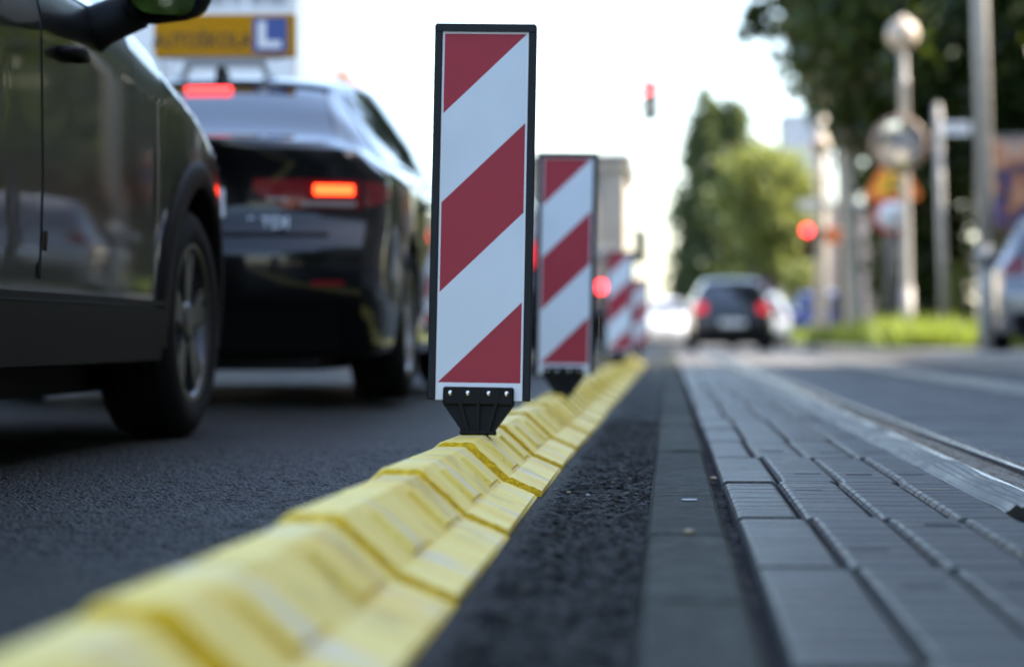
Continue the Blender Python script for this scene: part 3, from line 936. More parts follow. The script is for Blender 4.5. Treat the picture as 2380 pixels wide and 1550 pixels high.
# ------------------------------------------------------------------ cars
class CarShape:
    def __init__(s, L, roof, belt, wbelt, wmax, wroof, rear, front, arches, sill=0.2, bulge=0.10, rb=0.35, fb=0.5, ke=0.88):
        s.L = L; s.roof = pchip(*zip(*roof)); s.belt_ = pchip(*zip(*belt)); s.wb = pchip(*zip(*wbelt)); s.wm = pchip(*zip(*wmax)); s.wr_ = pchip(*zip(*wroof))
        s.rp = pchip(*zip(*rear)); s.fp = pchip(*zip(*front)); s.arches = arches; s.sill = sill; s.bulge = bulge; s.rbl = rb; s.fbl = fb; s.ke = ke

    def belt(s, y): return np.minimum(s.belt_(y), s.roof(y) - 0.025)
    def edge(s, y):
        zb, zr = s.belt(y), s.roof(y)
        k = 0.45 + (s.ke - 0.45) * sst((zr - zb - 0.05) / 0.2)
        return zb + (zr - zb) * k
    def wr(s, y): return np.minimum(s.wr_(y), s.wb(y) - 0.01)

    def wlow(s, y, z):
        zb = float(s.belt(y)); wb = float(s.wb(y)); wm = float(s.wm(y))
        zs = [0.1, 0.24, 0.36, 0.52, 0.66]
        ws = [wm - 0.06, wm - 0.03, wm - 0.012, wm - 0.004, wm]
        zz = max(zb - 0.10, 0.70)
        zs += [zz, max(zb - 0.03, zz + 0.02), max(zb, zz + 0.05)]; ws += [wm - 0.004, (wm - 0.004) * 0.35 + (wb + 0.006) * 0.65, wb]
        return np.interp(z, zs, ws) if np.isscalar(z) else pchip(zs, ws)(z)

    def W(s, y, z):
        zb, ze, zr = float(s.belt(y)), float(s.edge(y)), float(s.roof(y))
        if z <= zb: return float(s.wlow(y, z))
        wb, wr = float(s.wb(y)), float(s.wr(y))
        if z <= ze:
            t = (z - zb) / (ze - zb)
            return wb * (1 - t) + wr * t + 0.018 * sin(pi * t) * min(1, (zr - zb) / 0.3)
        t = min(1, (z - ze) / max(1e-6, zr - ze))
        return wr * math.sqrt(max(0, 1 - t * t))

    def zbot(s, y):
        z = s.sill
        for yw, Rr, zw in s.arches:
            d = abs(y - yw)
            if d <= Rr: z = max(z, zw + math.sqrt(Rr * Rr - d * d))
        return z

    def yoff(s, y, z):
        r = max(0, 1 - y / s.rbl) ** 2 if y < s.rbl else 0
        f = max(0, 1 - (s.L - y) / s.fbl) ** 2 if s.L - y < s.fbl else 0
        return r * float(s.rp(z)) + f * float(s.fp(z))

    def ring(s, y):
        zb, ze, zr, z0 = float(s.belt(y)), float(s.edge(y)), float(s.roof(y)), s.zbot(y)
        z0 = min(z0, zb - 0.04)
        pts = [(max(0.05, s.W(y, z0) - 0.10), z0 + 0.002), (s.W(y, z0) - 0.012, z0)]
        for t in np.linspace(0.02, 1, 16): z = z0 + (zb - z0) * t; pts.append((float(s.wlow(y, z)), z))
        for t in np.linspace(0, 1, 9)[1:]: z = zb + (ze - zb) * t; pts.append((s.W(y, z), z))
        for a in np.linspace(0, pi / 2, 10)[1:]:
            pts.append((float(s.wr(y)) * cos(a), ze + (zr - ze) * sin(a)))
        return [(w, y + s.yoff(y, z), z) for w, z in pts]

    def stations(s):
        ys = set(np.linspace(0, s.L, 64)) | {0.03, 0.06, s.L - 0.03, s.L - 0.06}
        for yw, Rr, zw in s.arches:
            for a in np.linspace(0, pi, 19): ys.add(yw + Rr * cos(a))
            ys |= {yw - Rr - 0.002, yw + Rr + 0.002}
        return np.array(sorted(y for y in ys if 0 <= y <= s.L))

    def RY(s, x, z, off=0.0):
        w = max(0.05, s.W(0, z))
        return s.yoff(0, z) - s.bulge * max(0, 1 - min(1, abs(x) / w) ** 2.4) - off

    def FY(s, x, z, off=0.0):
        w = max(0.05, s.W(s.L, z))
        return s.L + s.yoff(s.L, z) + s.bulge * 1.6 * max(0, 1 - min(1, abs(x) / w) ** 2.2) + off

    def body(s):
        mb = MB()
        rings = [s.ring(y) for y in s.stations()]
        n = len(rings[0])
        P = np.array([[(w, y, z) for w, y, z in r] + [(-w, y, z) for w, y, z in reversed(r[:-1])] for r in rings])
        mb.grid(P)
        for end in (0, -1):
            r = rings[end]
            g = []
            for w, y, z in r:
                row = []
                for t in np.linspace(-1, 1, 23):
                    x = t * w
                    bl = s.bulge if end == 0 else -s.bulge * 1.6
                    p = 2.4 if end == 0 else 2.2
                    row.append((x, y - bl * max(0, 1 - abs(t) ** p), z))
                g.append(row)
            mb.grid(np.array(g))
        return mb

    # offset patches over the body's own surface
    def side_patch(s, mb, ys, zlo, zhi, d, side, nz=7, mi=0, skirt=0.012):
        g = np.zeros((len(ys), nz, 3)); n = np.zeros_like(g)
        for i, y in enumerate(ys):
            for j, t in enumerate(np.linspace(0, 1, nz)):
                z = zlo(y) + (zhi(y) - zlo(y)) * t
                e = 0.01
                w = s.W(y, z)
                nz_ = -(s.W(y, z + e) - s.W(y, z - e)) / (2 * e); ny_ = -(s.W(min(s.L, y + e), z) - s.W(max(0, y - e), z)) / (2 * e)
                v = np.array([1, np.clip(ny_, -1, 1), np.clip(nz_, -2, 2)]); v /= np.linalg.norm(v)
                g[i, j] = (w, y + s.yoff(y, z), z); n[i, j] = v
        A = g + n * d; B = g + n * (d - skirt)
        A[..., 0] *= side; B[..., 0] *= side
        _shell(mb, A, B, mi)

    def top_patch(s, mb, ys, xw, d, mi=0, nx=13, skirt=0.012):
        def T(y, x):
            wr = float(s.wr(y)); ze, zr = float(s.edge(y)), float(s.roof(y))
            return ze + (zr - ze) * math.sqrt(max(0, 1 - min(1, abs(x) / wr) ** 2))
        g = np.zeros((len(ys), nx, 3)); n = np.zeros_like(g)
        for i, y in enumerate(ys):
            w = xw(y)
            for j, t in enumerate(np.linspace(-1, 1, nx)):
                x = t * w; e = 0.01; z = T(y, x)
                v = np.array([-(T(y, x + e) - T(y, x - e)) / (2 * e), -(T(y + e, x) - T(y - e, x)) / (2 * e), 1]); v /= np.linalg.norm(v)
                g[i, j] = (x, y + s.yoff(y, z), z); n[i, j] = v
        _shell(mb, g + n * d, g + n * (d - skirt), mi)

    def end_patch(s, mb, xl, xr, zs, d, mi=0, nx=9, skirt=0.012, front=False):
        g = np.zeros((len(zs), nx, 3)); h = np.zeros_like(g)
        for i, z in enumerate(zs):
            for j, t in enumerate(np.linspace(0, 1, nx)):
                x = xl(z) + (xr(z) - xl(z)) * t
                if front: g[i, j] = (x, s.FY(x, z, d), z); h[i, j] = (x, s.FY(x, z, d - skirt), z)
                else: g[i, j] = (x, s.RY(x, z, d), z); h[i, j] = (x, s.RY(x, z, d - skirt), z)
        _shell(mb, g, h, mi)


def _shell(mb, A, B, mi):
    a, b = A.shape[:2]
    F = [(i * b + j, (i + 1) * b + j, (i + 1) * b + j + 1, i * b + j + 1) for i in range(a - 1) for j in range(b - 1)]
    mb.add(A.reshape(-1, 3), F, mi, True)
    rim = [(0, j) for j in range(b)] + [(i, b - 1) for i in range(1, a)] + [(a - 1, j) for j in range(b - 2, -1, -1)] + [(i, 0) for i in range(a - 2, 0, -1)]
    V = [A[i, j] for i, j in rim] + [B[i, j] for i, j in rim]
    n = len(rim)
    mb.add(V, [(k, (k + 1) % n, n + (k + 1) % n, n + k) for k in range(n)], mi, False)


def make_wheel(root, x, y, rad, wid, side, rim_mat, rim_r, spokes=5, steer=0.0, detail=True):
    w = bpy.data.objects.new('wheel', None); col.objects.link(w); w.parent = root
    w.location = (x, y, rad); w.rotation_euler = (0, 0, steer)
    h = wid / 2
    t = MB()
    t.lathe([(rim_r, -h * 0.9), (rim_r + 0.02, -h), (rad - 0.045, -h * 1.02), (rad - 0.012, -h * 0.86), (rad, -h * 0.6), (rad, h * 0.6), (rad - 0.012, h * 0.86),
             (rad - 0.045, h * 1.02), (rim_r + 0.02, h), (rim_r, h * 0.9)], (0, 0, 0), axis='x', n=48)
    if detail:                                     # tread grooves standing proud as ribs
        for gx in (-0.55, -0.2, 0.15, 0.5):
            t.lathe([(rad - 0.001, h * gx), (rad + 0.004, h * (gx + 0.03)), (rad + 0.004, h * (gx + 0.2)), (rad - 0.001, h * (gx + 0.23))], (0, 0, 0), axis='x', n=48)
    t.build('tyre', M['tyre'], w)
    r = MB()
    so = side * h
    r.lathe([(rim_r + 0.004, so * 0.93), (rim_r - 0.008, so * 0.95), (rim_r - 0.02, so * 0.8), (rim_r - 0.03, -so * 0.6)], (0, 0, 0), axis='x', n=40)
    for k in range(spokes):
        for da in (-0.16, 0.16):
            a = 2 * pi * k / spokes + 0.3
            c0, s0 = cos(a + da * 0.5), sin(a + da * 0.5); c1, s1 = cos(a + da), sin(a + da)
            p0 = np.array([so * 0.78, 0.045 * c0, 0.045 * s0]); p1 = np.array([so * 0.84, (rim_r - 0.012) * c1, (rim_r - 0.012) * s1])
            tn = np.array([0, -s1, c1])
            wd0, wd1, th = 0.02, 0.024, 0.03 * side
            V = [p0 - tn * wd0, p0 + tn * wd0, p1 + tn * wd1, p1 - tn * wd1]
            V = V + [v - np.array([th, 0, 0]) for v in V]
            r.add(V, [(0, 1, 2, 3), (4, 7, 6, 5), (0, 4, 5, 1), (1, 5, 6, 2), (2, 6, 7, 3), (3, 7, 4, 0)])
    r.lathe([(0.0, so * 0.86), (0.03, so * 0.86), (0.065, so * 0.8), (0.07, so * 0.55)], (0, 0, 0), axis='x', n=20)
    r.build('rim', rim_mat, w)
    dk = MB()
    dk.lathe([(0.0, so * 0.2), (rim_r - 0.03, so * 0.2), (rim_r - 0.03, so * 0.1), (0, so * 0.1)], (0, 0, 0), axis='x', n=24)
    dk.lathe([(0.02, so * 0.42), (rim_r * 0.62, so * 0.42), (rim_r * 0.62, so * 0.3), (0.02, so * 0.3)], (0, 0, 0), axis='x', n=24)
    dk.build('brake_disc', M['dark_alloy'] if detail else M['dark_void'], w)
    return w


def underbody(shape, root, yf, yr, half, zlo=0.2, rad=0.33):
    u = MB()
    u.box((0, (yf + yr) / 2, (zlo + 0.46) / 2 + 0.05), (half * 2 - 0.56, yf - yr + 1.5, 0.5))
    u.box((0, (yf + yr) / 2, zlo + 0.1), (half * 2 - 0.16, yf - yr - 2 * rad - 0.14, 0.18))
    for yy in (yf, yr):
        u.tube([(-half + 0.3, yy, rad), (half - 0.3, yy, rad)], 0.05, n=8)
    u.build('underbody', M['dark_void'], root)


# ---- the dark grey crossover at the left edge: front half in view, seen from behind
def crossover():
    L = 4.45; yr, yf = 0.70, 3.56; rad = 0.345
    sh = CarShape(L,
        roof=[(0, 1.30), (0.15, 1.42), (0.5, 1.58), (1.1, 1.70), (1.6, 1.71), (1.9, 1.68), (2.15, 1.60), (2.72, 1.33), (2.9, 1.285), (3.3, 1.225), (3.7, 1.14), (4.0, 1.04), (4.3, 0.92), (4.42, 0.82), (L, 0.76)],
        belt=[(0, 1.10), (0.6, 1.14), (2.0, 1.13), (2.6, 1.13), (3.0, 1.12), (3.5, 1.06), (4.0, 0.94), (4.3, 0.80), (L, 0.70)],
        wbelt=[(0, 0.72), (0.3, 0.80), (0.9, 0.85), (2.5, 0.86), (3.4, 0.83), (4.0, 0.79), (4.3, 0.7), (L, 0.58)],
        wmax=[(0, 0.80), (0.25, 0.88), (0.7, 0.91), (1.5, 0.895), (3.0, 0.895), (3.5, 0.91), (4.0, 0.89), (4.3, 0.81), (L, 0.66)],
        wroof=[(0, 0.50), (0.6, 0.58), (1.5, 0.62), (1.95, 0.60), (2.35, 0.62), (2.82, 0.75), (4.0, 0.71), (4.3, 0.58), (L, 0.46)],
        rear=[(0.2, 0.06), (0.5, -0.05), (0.7, -0.03), (0.95, 0.0), (1.3, 0.06), (1.7, 0.2)],
        front=[(0.2, -0.08), (0.45, 0.02), (0.6, 0.0), (0.8, -0.06), (1.2, -0.1)],
        arches=[(yr, 0.415, rad), (yf, 0.415, rad)], sill=0.26, bulge=0.12)
    x0, y0 = at(495, 767)
    root = empty('crossover_car', 'dark grey crossover cut off by the left edge, its front wheel and mirror in view', 'car',
                 (x0 - 0.95, y0 - yf, 0.008))
    body = sh.body().build('body', M['paint_grey'], root)
    underbody(sh, root, yf, yr, 0.9, 0.22, rad)
    for side in (-1, 1):
        for yw in (yr, yf):
            make_wheel(root, side * (0.90 - 0.118), yw, rad, 0.232, side, M['dark_alloy'], 0.235, spokes=5, steer=R(-2.0) if yw == yf else 0)
        # plastic arch cladding
        for yw in (yr, yf):
            c = MB()
            A = []; B = []
            for a in np.linspace(-0.30, pi + 0.30, 40):
                rowa = []; rowb = []
                for k, rr in enumerate((0.405, 0.412, 0.47, 0.485, 0.49)):
                    yy, zz = yw + rr * cos(a), rad + rr * sin(a)
                    zz = max(zz, 0.27); yy = min(max(yy, 0.02), L - 0.02)
                    w = sh.W(yy, max(zz, 0.3))
                    off = (0.004, 0.016, 0.016, 0.008, -0.004)[k]
                    rowa.append((side * (w + off), yy + sh.yoff(yy, zz), zz))
                    rowb.append((side * (w - 0.05), yy + sh.yoff(yy, zz), zz))
                A.append(rowa); B.append(rowb)
            _shell(c, np.array(A), np.array(B), 0)
            c.build('wheel_arch_trim', M['trim_plastic'], root)
        # sill cladding with a lighter top edge
        sl_ = MB()
        ys_ = np.linspace(yr + 0.46, yf - 0.46, 20)
        sh.side_patch(sl_, ys_, lambda y: 0.24, lambda y: 0.385, 0.022, side, skirt=0.06)
        sl_.build('sill_trim', M['trim_plastic'], root)
        st = MB()
        sh.side_patch(st, np.linspace(yr + 0.47, yf - 0.47, 20), lambda y: 0.388, lambda y: 0.405, 0.026, side, nz=3, skirt=0.04)
        st.build('sill_strip', M['trim_plastic'], root)
        # doors: a proud skin over a dark seam
        for (ya, yb) in ((0.9, 1.745), (1.755, 2.70)):
            dr = MB()
            yds = np.linspace(ya + 0.006, yb - 0.006, 22)
            front = yb > 2

            def zlo(y, ya=ya, yb=yb): return 0.435 + 0.04 * sst((y - (yb - 0.12)) / 0.12) + (0.0 if y > 1.35 else (1.35 - y) * 0.9)
            zh = lambda y: float(sh.belt(y)) - 0.006
            sh.side_patch(dr, yds, zlo, zh, 0.006, side, nz=18)
            # crease swelling along the lower door
            sh.side_patch(dr, np.linspace(ya + 0.03, yb - 0.04, 16), lambda y: 0.50, lambda y: 0.545, 0.012, side, nz=5, skirt=0.02)
            d_o = dr.build('door', M['paint_grey'], root)
            for ye in (ya, yb):
                sm = MB()
                sh.side_patch(sm, np.linspace(ye - 0.004, ye + 0.012, 3), lambda y: zlo(y) + 0.005, lambda y: float(sh.belt(y)), 0.0035, side, nz=14, skirt=0.004)
                sm.build('door_seam', M['dark_void'], d_o)
            # handle near the rear edge of the door
            hy = ya + 0.24
            hd = MB()
            hz = 0.975
            w = sh.W(hy, hz)
            hd.tube([(side * (w + 0.002), hy - 0.085, hz), (side * (w + 0.034), hy - 0.065, hz), (side * (w + 0.04), hy, hz + 0.003), (side * (w + 0.034), hy + 0.065, hz), (side * (w + 0.002), hy + 0.085, hz)],
                    [0.012, 0.014, 0.014, 0.014, 0.012], n=10)
            hd.build('handle', M['black_plastic'], d_o)
        # side glass
        for (ya, yb) in ((0.45, 0.86), (0.92, 1.70), (1.76, 2.55)):
            g = MB()

            def zt(y): return max(float(sh.belt(y)) + 0.05, min(float(sh.edge(y)) - 0.015, float(sh.edge(y)) - 0.015))
            sh.side_patch(g, np.linspace(ya, yb, 16), lambda y: float(sh.belt(y)) + 0.025, zt, 0.004, side, nz=8)
            g.build('side_window', M['side_glass'], root)
        bt = MB()
        sh.side_patch(bt, np.linspace(0.45, 2.7, 40), lambda y: float(sh.belt(y)) + 0.002, lambda y: float(sh.belt(y)) + 0.022, 0.008, side, nz=3)
        bt.build('belt_trim', M['chrome'], root)
        # mirror: arm, shell, glass facing back
        mx, my, mz = side * 1.085, 2.28, 1.168
        mr = MB()
        N = 18
        rows = []
        for k, (dy, sc) in enumerate(((-0.055, 0.93), (-0.05, 1.0), (0.0, 1.0), (0.05, 0.9), (0.09, 0.66), (0.105, 0.3), (0.107, 0.02))):
            row = []
            for t in range(N + 1):
                a = 2 * pi * t / N
                ex = abs(cos(a)) ** 0.6 * np.sign(cos(a)) * 0.108 * sc; ez = abs(sin(a)) ** 0.65 * np.sign(sin(a)) * 0.083 * sc
                row.append((mx + ex, my + dy, mz + ez + (0.012 * ex / 0.108) * side))
            rows.append(row)
        mr.grid(np.array(rows))
        mr.tube([(side * 0.84, my + 0.06, 1.06), (side * 0.90, my + 0.05, 1.09), (side * 1.0, my + 0.03, 1.125)], [0.07, 0.055, 0.05], n=12)
        m_o = mr.build('wing_mirror', M['black_plastic'], root)
        mg = MB()
        mg.add([(mx + abs(cos(a)) ** 0.6 * np.sign(cos(a)) * 0.090, my - 0.0555, mz + abs(sin(a)) ** 0.65 * np.sign(sin(a)) * 0.064) for a in np.linspace(0, 2 * pi, 25)[:-1]], [tuple(range(24))])
        if side > 0:            # tilted outwards, as the driver has set it
            mg.v = [(px_, py_ + (px_ - mx) * 0.376 - (pz_ - mz) * 0.04 + 0.04, pz_) for px_, py_, pz_ in mg.v]
        mg.build('mirror_glass', M['mirror_glass'], m_o)
        hl = MB()
        sh.end_patch(hl, lambda z: side * 0.34, lambda z: side * (sh.W(L, z) - 0.02), np.linspace(0.60, 0.69, 5), 0.006, front=True)
        hl.build('headlight', M['lens_clear'], root)
    ws = MB()
    sh.top_patch(ws, np.linspace(2.15, 2.68, 14), lambda y: float(sh.wr(y)) - 0.03, 0.004)
    ws.build('windscreen', M['glass'], root)
    bw = MB()
    sh.end_patch(bw, lambda z: -0.5, lambda z: 0.5, np.linspace(1.13, 1.28, 6), 0.005)
    bw.build('rear_window', M['glass'], root)
    gr = MB()
    sh.end_patch(gr, lambda z: -0.45, lambda z: 0.45, np.linspace(0.4, 0.66, 6), 0.006, front=True)
    gr.build('grille', M['black_plastic'], root)
    for side in (-1, 1):
        tl = MB()
        sh.end_patch(tl, lambda z: side * 0.45, lambda z: side * 0.74, np.linspace(0.86, 1.0, 5), 0.006)
        tl.build('tail_light', M['lens_red'], root)
    return root


crossover()


# ---- black saloon in front of it, brake lights on
def saloon():
    L = 4.46; yr, yf = 0.80, 3.44; rad = 0.322
    sh = CarShape(L,
        roof=[(0, 1.035), (0.04, 1.045), (0.16, 1.05), (0.34, 1.045), (0.44, 1.06), (1.02, 1.335), (1.25, 1.40), (1.75, 1.445), (2.2, 1.445), (2.6, 1.40), (2.85, 1.32), (3.45, 0.99), (3.6, 0.965), (4.1, 0.87), (4.35, 0.76), (L, 0.66)],
        belt=[(0, 0.985), (0.3, 0.99), (1.0, 0.985), (2.0, 0.96), (3.2, 0.91), (3.6, 0.89), (4.1, 0.80), (4.35, 0.70), (L, 0.60)],
        wbelt=[(0, 0.70), (0.06, 0.755), (0.35, 0.775), (1.0, 0.805), (2.2, 0.857), (3.0, 0.852), (3.3, 0.82), (4.0, 0.76), (4.3, 0.66), (L, 0.55)],
        wmax=[(0, 0.79), (0.05, 0.83), (0.2, 0.872), (0.75, 0.90), (1.5, 0.885), (3.0, 0.885), (3.45, 0.90), (4.0, 0.87), (4.3, 0.78), (L, 0.62)],
        wroof=[(0, 0.60), (0.06, 0.66), (0.40, 0.68), (0.60, 0.62), (1.05, 0.52), (2.0, 0.60), (2.6, 0.60), (3.0, 0.57), (3.45, 0.66), (4.0, 0.62), (4.3, 0.52), (L, 0.42)],
        rear=[(0.18, 0.10), (0.30, 0.03), (0.42, -0.035), (0.60, -0.045), (0.645, -0.02), (0.70, 0.055), (0.84, 0.05), (0.93, 0.03), (1.0, -0.005), (1.05, -0.02), (1.4, 0.0)],
        front=[(0.2, -0.1), (0.4, 0.02), (0.6, 0.0), (0.9, -0.1)],
        arches=[(yr, 0.375, rad), (yf, 0.375, rad)], sill=0.185, bulge=0.15, rb=0.30)
    x0, y0 = at(470, 550)
    root = empty('saloon_car', 'black saloon with brake lights glowing and a driving school roof board', 'car', (x0, y0 - yr, 0.05))
    sh.body().build('body', M['paint_black'], root)
    underbody(sh, root, yf, yr, 0.88, 0.2, rad)
    for side in (-1, 1):
        for yw in (yr, yf):
            make_wheel(root, side * (0.885 - 0.113), yw, rad, 0.225, side, M['alloy'], 0.215, spokes=5)
        for (ya, yb, z1) in ((0.72, 1.18, 0), (1.22, 2.08, 0), (2.13, 2.95, 0)):
            g = MB()

            def zt(y):
                top = float(sh.edge(y)) - 0.02
                if ya < 0.8: top = min(top, float(sh.belt(y)) + 0.03 + (y - 0.70) * 0.62)
                return max(top, float(sh.belt(y)) + 0.03)
            sh.side_patch(g, np.linspace(ya, yb, 14), lambda y: float(sh.belt(y)) + 0.022, zt, 0.004, side, nz=8)
            g.build('side_window', M['side_glass'], root)
        for (ya, yb) in ((1.20, 2.10), (2.11, 3.02)):
            dr = MB()
            sh.side_patch(dr, np.linspace(ya + 0.006, yb - 0.006, 18), lambda y: 0.27, lambda y: float(sh.belt(y)) - 0.006, 0.005, side, nz=14)
            d_o = dr.build('door', M['paint_black'], root)
            hd = MB(); hy = ya + 0.16; w = sh.W(hy, 0.83)
            hd.tube([(side * (w), hy - 0.08, 0.83), (side * (w + 0.03), hy - 0.06, 0.83), (side * (w + 0.03), hy + 0.06, 0.83), (side * (w), hy + 0.08, 0.83)], 0.012, n=8)
            hd.build('handle', M['paint_black'], d_o)
        bt = MB()
        sh.side_patch(bt, np.linspace(0.7, 3.1, 34), lambda y: float(sh.belt(y)) + 0.001, lambda y: float(sh.belt(y)) + 0.016, 0.007, side, nz=3)
        bt.build('belt_trim', M['chrome'], root)
        # mirror
        mr = MB()
        mx, my, mz = side * 1.0, 2.72, 1.03
        rows = []
        for dy, sc in ((-0.05, 0.95), (-0.045, 1.0), (0.0, 1.0), (0.05, 0.85), (0.09, 0.5), (0.1, 0.02)):
            rows.append([(mx + abs(cos(a)) ** 0.6 * np.sign(cos(a)) * 0.11 * sc, my + dy, mz + abs(sin(a)) ** 0.65 * np.sign(sin(a)) * 0.075 * sc) for a in np.linspace(0, 2 * pi, 17)])
        mr.grid(np.array(rows)); mr.tube([(side * 0.82, my + 0.03, 0.95), (side * 0.94, my + 0.02, 0.99)], 0.025, n=8)
        m_o = mr.build('wing_mirror', M['paint_black'], root)
        mg = MB()
        mg.add([(mx + abs(cos(a)) ** 0.6 * np.sign(cos(a)) * 0.098, my - 0.0505, mz + abs(sin(a)) ** 0.65 * np.sign(sin(a)) * 0.063) for a in np.linspace(0, 2 * pi, 25)[:-1]], [tuple(range(24))])
        mg.build('mirror_glass', M['mirror_glass'], m_o)
        # tail light: dark red lens tapering inwards, lit chamber outboard
        tl = MB()
        zs = np.linspace(0.755, 0.868, 9)
        sh.end_patch(tl, lambda z: side * (0.37 + 0.13 * max(0, (0.82 - z)) / 0.07), lambda z: side * (sh.W(0, z) - 0.012), zs, 0.007, nx=14)
        # wraps round the corner onto the wing
        sh.side_patch(tl, np.linspace(0.0, 0.20, 6), lambda y: 0.762 + 0.25 * y, lambda y: 0.866 - 0.10 * y, 0.007, side, nz=6)
        t_o = tl.build('tail_light', M['lens_red'], root)
        lit = MB()
        sh.end_patch(lit, lambda z: side * 0.60, lambda z: side * 0.745, np.linspace(0.811, 0.847, 5), 0.012)
        lit.build('brake_lamp', M['brake_lamp'], t_o)
        wl = MB()
        sh.end_patch(wl, lambda z: side * 0.55, lambda z: side * 0.755, np.linspace(0.765, 0.785, 3), 0.012)
        sh.end_patch(wl, lambda z: side * 0.42, lambda z: side * 0.50, np.linspace(0.785, 0.797, 3), 0.012)
        wl.build('reversing_lamp', M['lens_clear'], t_o)
        rf = MB()
        sh.end_patch(rf, lambda z: side * 0.60, lambda z: side * 0.72, np.linspace(0.455, 0.475, 3), 0.008)
        rf.build('reflector', M['lens_red'], root)
        hl = MB()
        sh.side_patch(hl, np.linspace(4.05, 4.36, 8), lambda y: 0.6, lambda y: 0.69, 0.006, side, nz=5)
        hl.build('headlight', M['lens_clear'], root)
    rw = MB()
    sh.top_patch(rw, np.linspace(0.47, 1.03, 16), lambda y: float(sh.wr(y)) - 0.03, 0.004, nx=17)
    rw.build('rear_window', M['glass'], root)
    ws = MB()
    sh.top_patch(ws, np.linspace(2.8, 3.42, 14), lambda y: float(sh.wr(y)) - 0.03, 0.004)
    ws.build('windscreen', M['glass'], root)
    bb = MB()                                      # high brake light under the roof edge
    zt = float(sh.roof(1.03))
    bb.box((0, 0.945, 1.322), (0.20, 0.03, 0.013), bev=0.004)
    bb.build('high_brake_light', M['brake_bar'], root)
    sp = MB()                                      # dark roof lip above the rear glass
    sh.top_patch(sp, np.linspace(1.045, 1.09, 4), lambda y: 0.50, 0.012, nx=15, skirt=0.03)
    sp.build('roof_lip', M['black_plastic'], root)
    # boot lid seams, lower bumper, plate, badge
    sm = MB()
    sh.end_patch(sm, lambda z: -0.66, lambda z: 0.66, np.linspace(0.652, 0.664, 2), 0.003, skirt=0.004)
    sm.build('boot_seam', M['dark_void'], root)
    lp = MB()
    sh.end_patch(lp, lambda z: -0.69, lambda z: 0.69, np.linspace(0.20, 0.36, 5), 0.012, nx=21)
    lp.build('diffuser', M['black_plastic'], root)
    pl = MB()
    sh.end_patch(pl, lambda z: -0.26, lambda z: 0.26, np.linspace(0.72, 0.83, 3), 0.02, nx=5, skirt=0.02)
    p_o = pl.build('number_plate', M['plate_white'], root)
    yb = sh.RY(0.0, 0.775, 0.0235)
    text_mesh('ZG 513 B', 0.085, 'plate_lettering', M['ink'], p_o, (0, yb - 0.004, 0.775), (R(90), 0, 0), 0.0015)
    yb = sh.RY(0.40, 0.70, 0.012)
    text_mesh('35 TDI', 0.062, 'boot_badge', M['badge'], root, (0.41, yb - 0.004, 0.697), (R(90), 0, R(-6)), 0.004, sx=1.15)
    fin = MB()
    fin.prism([(1.18, 1.385), (1.20, 1.43), (1.25, 1.452), (1.36, 1.415), (1.36, 1.39)], -0.018, 0.018, plane='yz')
    fin.build('roof_antenna', M['black_plastic'], root)
    return root, sh


sal, sal_sh = saloon()


# ---- driving school board standing on the saloon's roof
def school_board():
    x, y = at(512, 528)
    zr = 0.05 + float(sal_sh.roof(1.3))
    root = empty('roof_board', 'amber driving school board with blue L square on the black saloon roof', 'roof sign', (x, y + 0.12, zr), R(1.5))
    b = MB(); W, H, T = 0.63, 0.19, 0.07
    b.box((0, 0, 0.095 + H / 2), (W, T, H), bev=0.006)
    bd = b.build('board', M['sign_yellow'], root)
    text_mesh('AUTOŠKOLA', 0.088, 'board_lettering', M['ink'], bd, (-0.10, -T / 2 - 0.001, 0.095 + 0.068), (R(90), 0, 0), 0.001, sx=0.86)
    lq = MB()
    lq.box((0.205, -T / 2 - 0.0015, 0.095 + H / 2), (0.15, 0.005, 0.155))
    lo = lq.build('l_square', M['sign_blue'], bd)
    lw = MB(); cx, cz = 0.205, 0.095 + H / 2
    lw.prism([(cx - 0.054, cz - 0.058), (cx + 0.05, cz - 0.058), (cx + 0.05, cz - 0.026), (cx - 0.018, cz - 0.026), (cx - 0.018, cz + 0.06), (cx - 0.054, cz + 0.06)], -T / 2 - 0.006, -T / 2 - 0.0045)
    lw.build('l_letter', M['plate_white'], lo)
    fr = MB()
    fr.box((0, 0, 0.070), (0.36, 0.05, 0.035), bev=0.004)
    fr.box((0, 0, 0.0905), (0.5, 0.06, 0.008))
    for sx in (-1, 1):
        fr.tube([(sx * 0.15, 0, 0.07), (sx * 0.175, 0, 0.05), (sx * 0.2, 0, -0.02)], 0.014, n=8)
        fr.lathe([(0.0, 0.022), (0.03, 0.015), (0.04, -0.02), (0.0, -0.02)], (sx * 0.2, 0, -0.005), n=14)
    fr.build('mount', M['grey_metal'], root)
    return root


school_board()


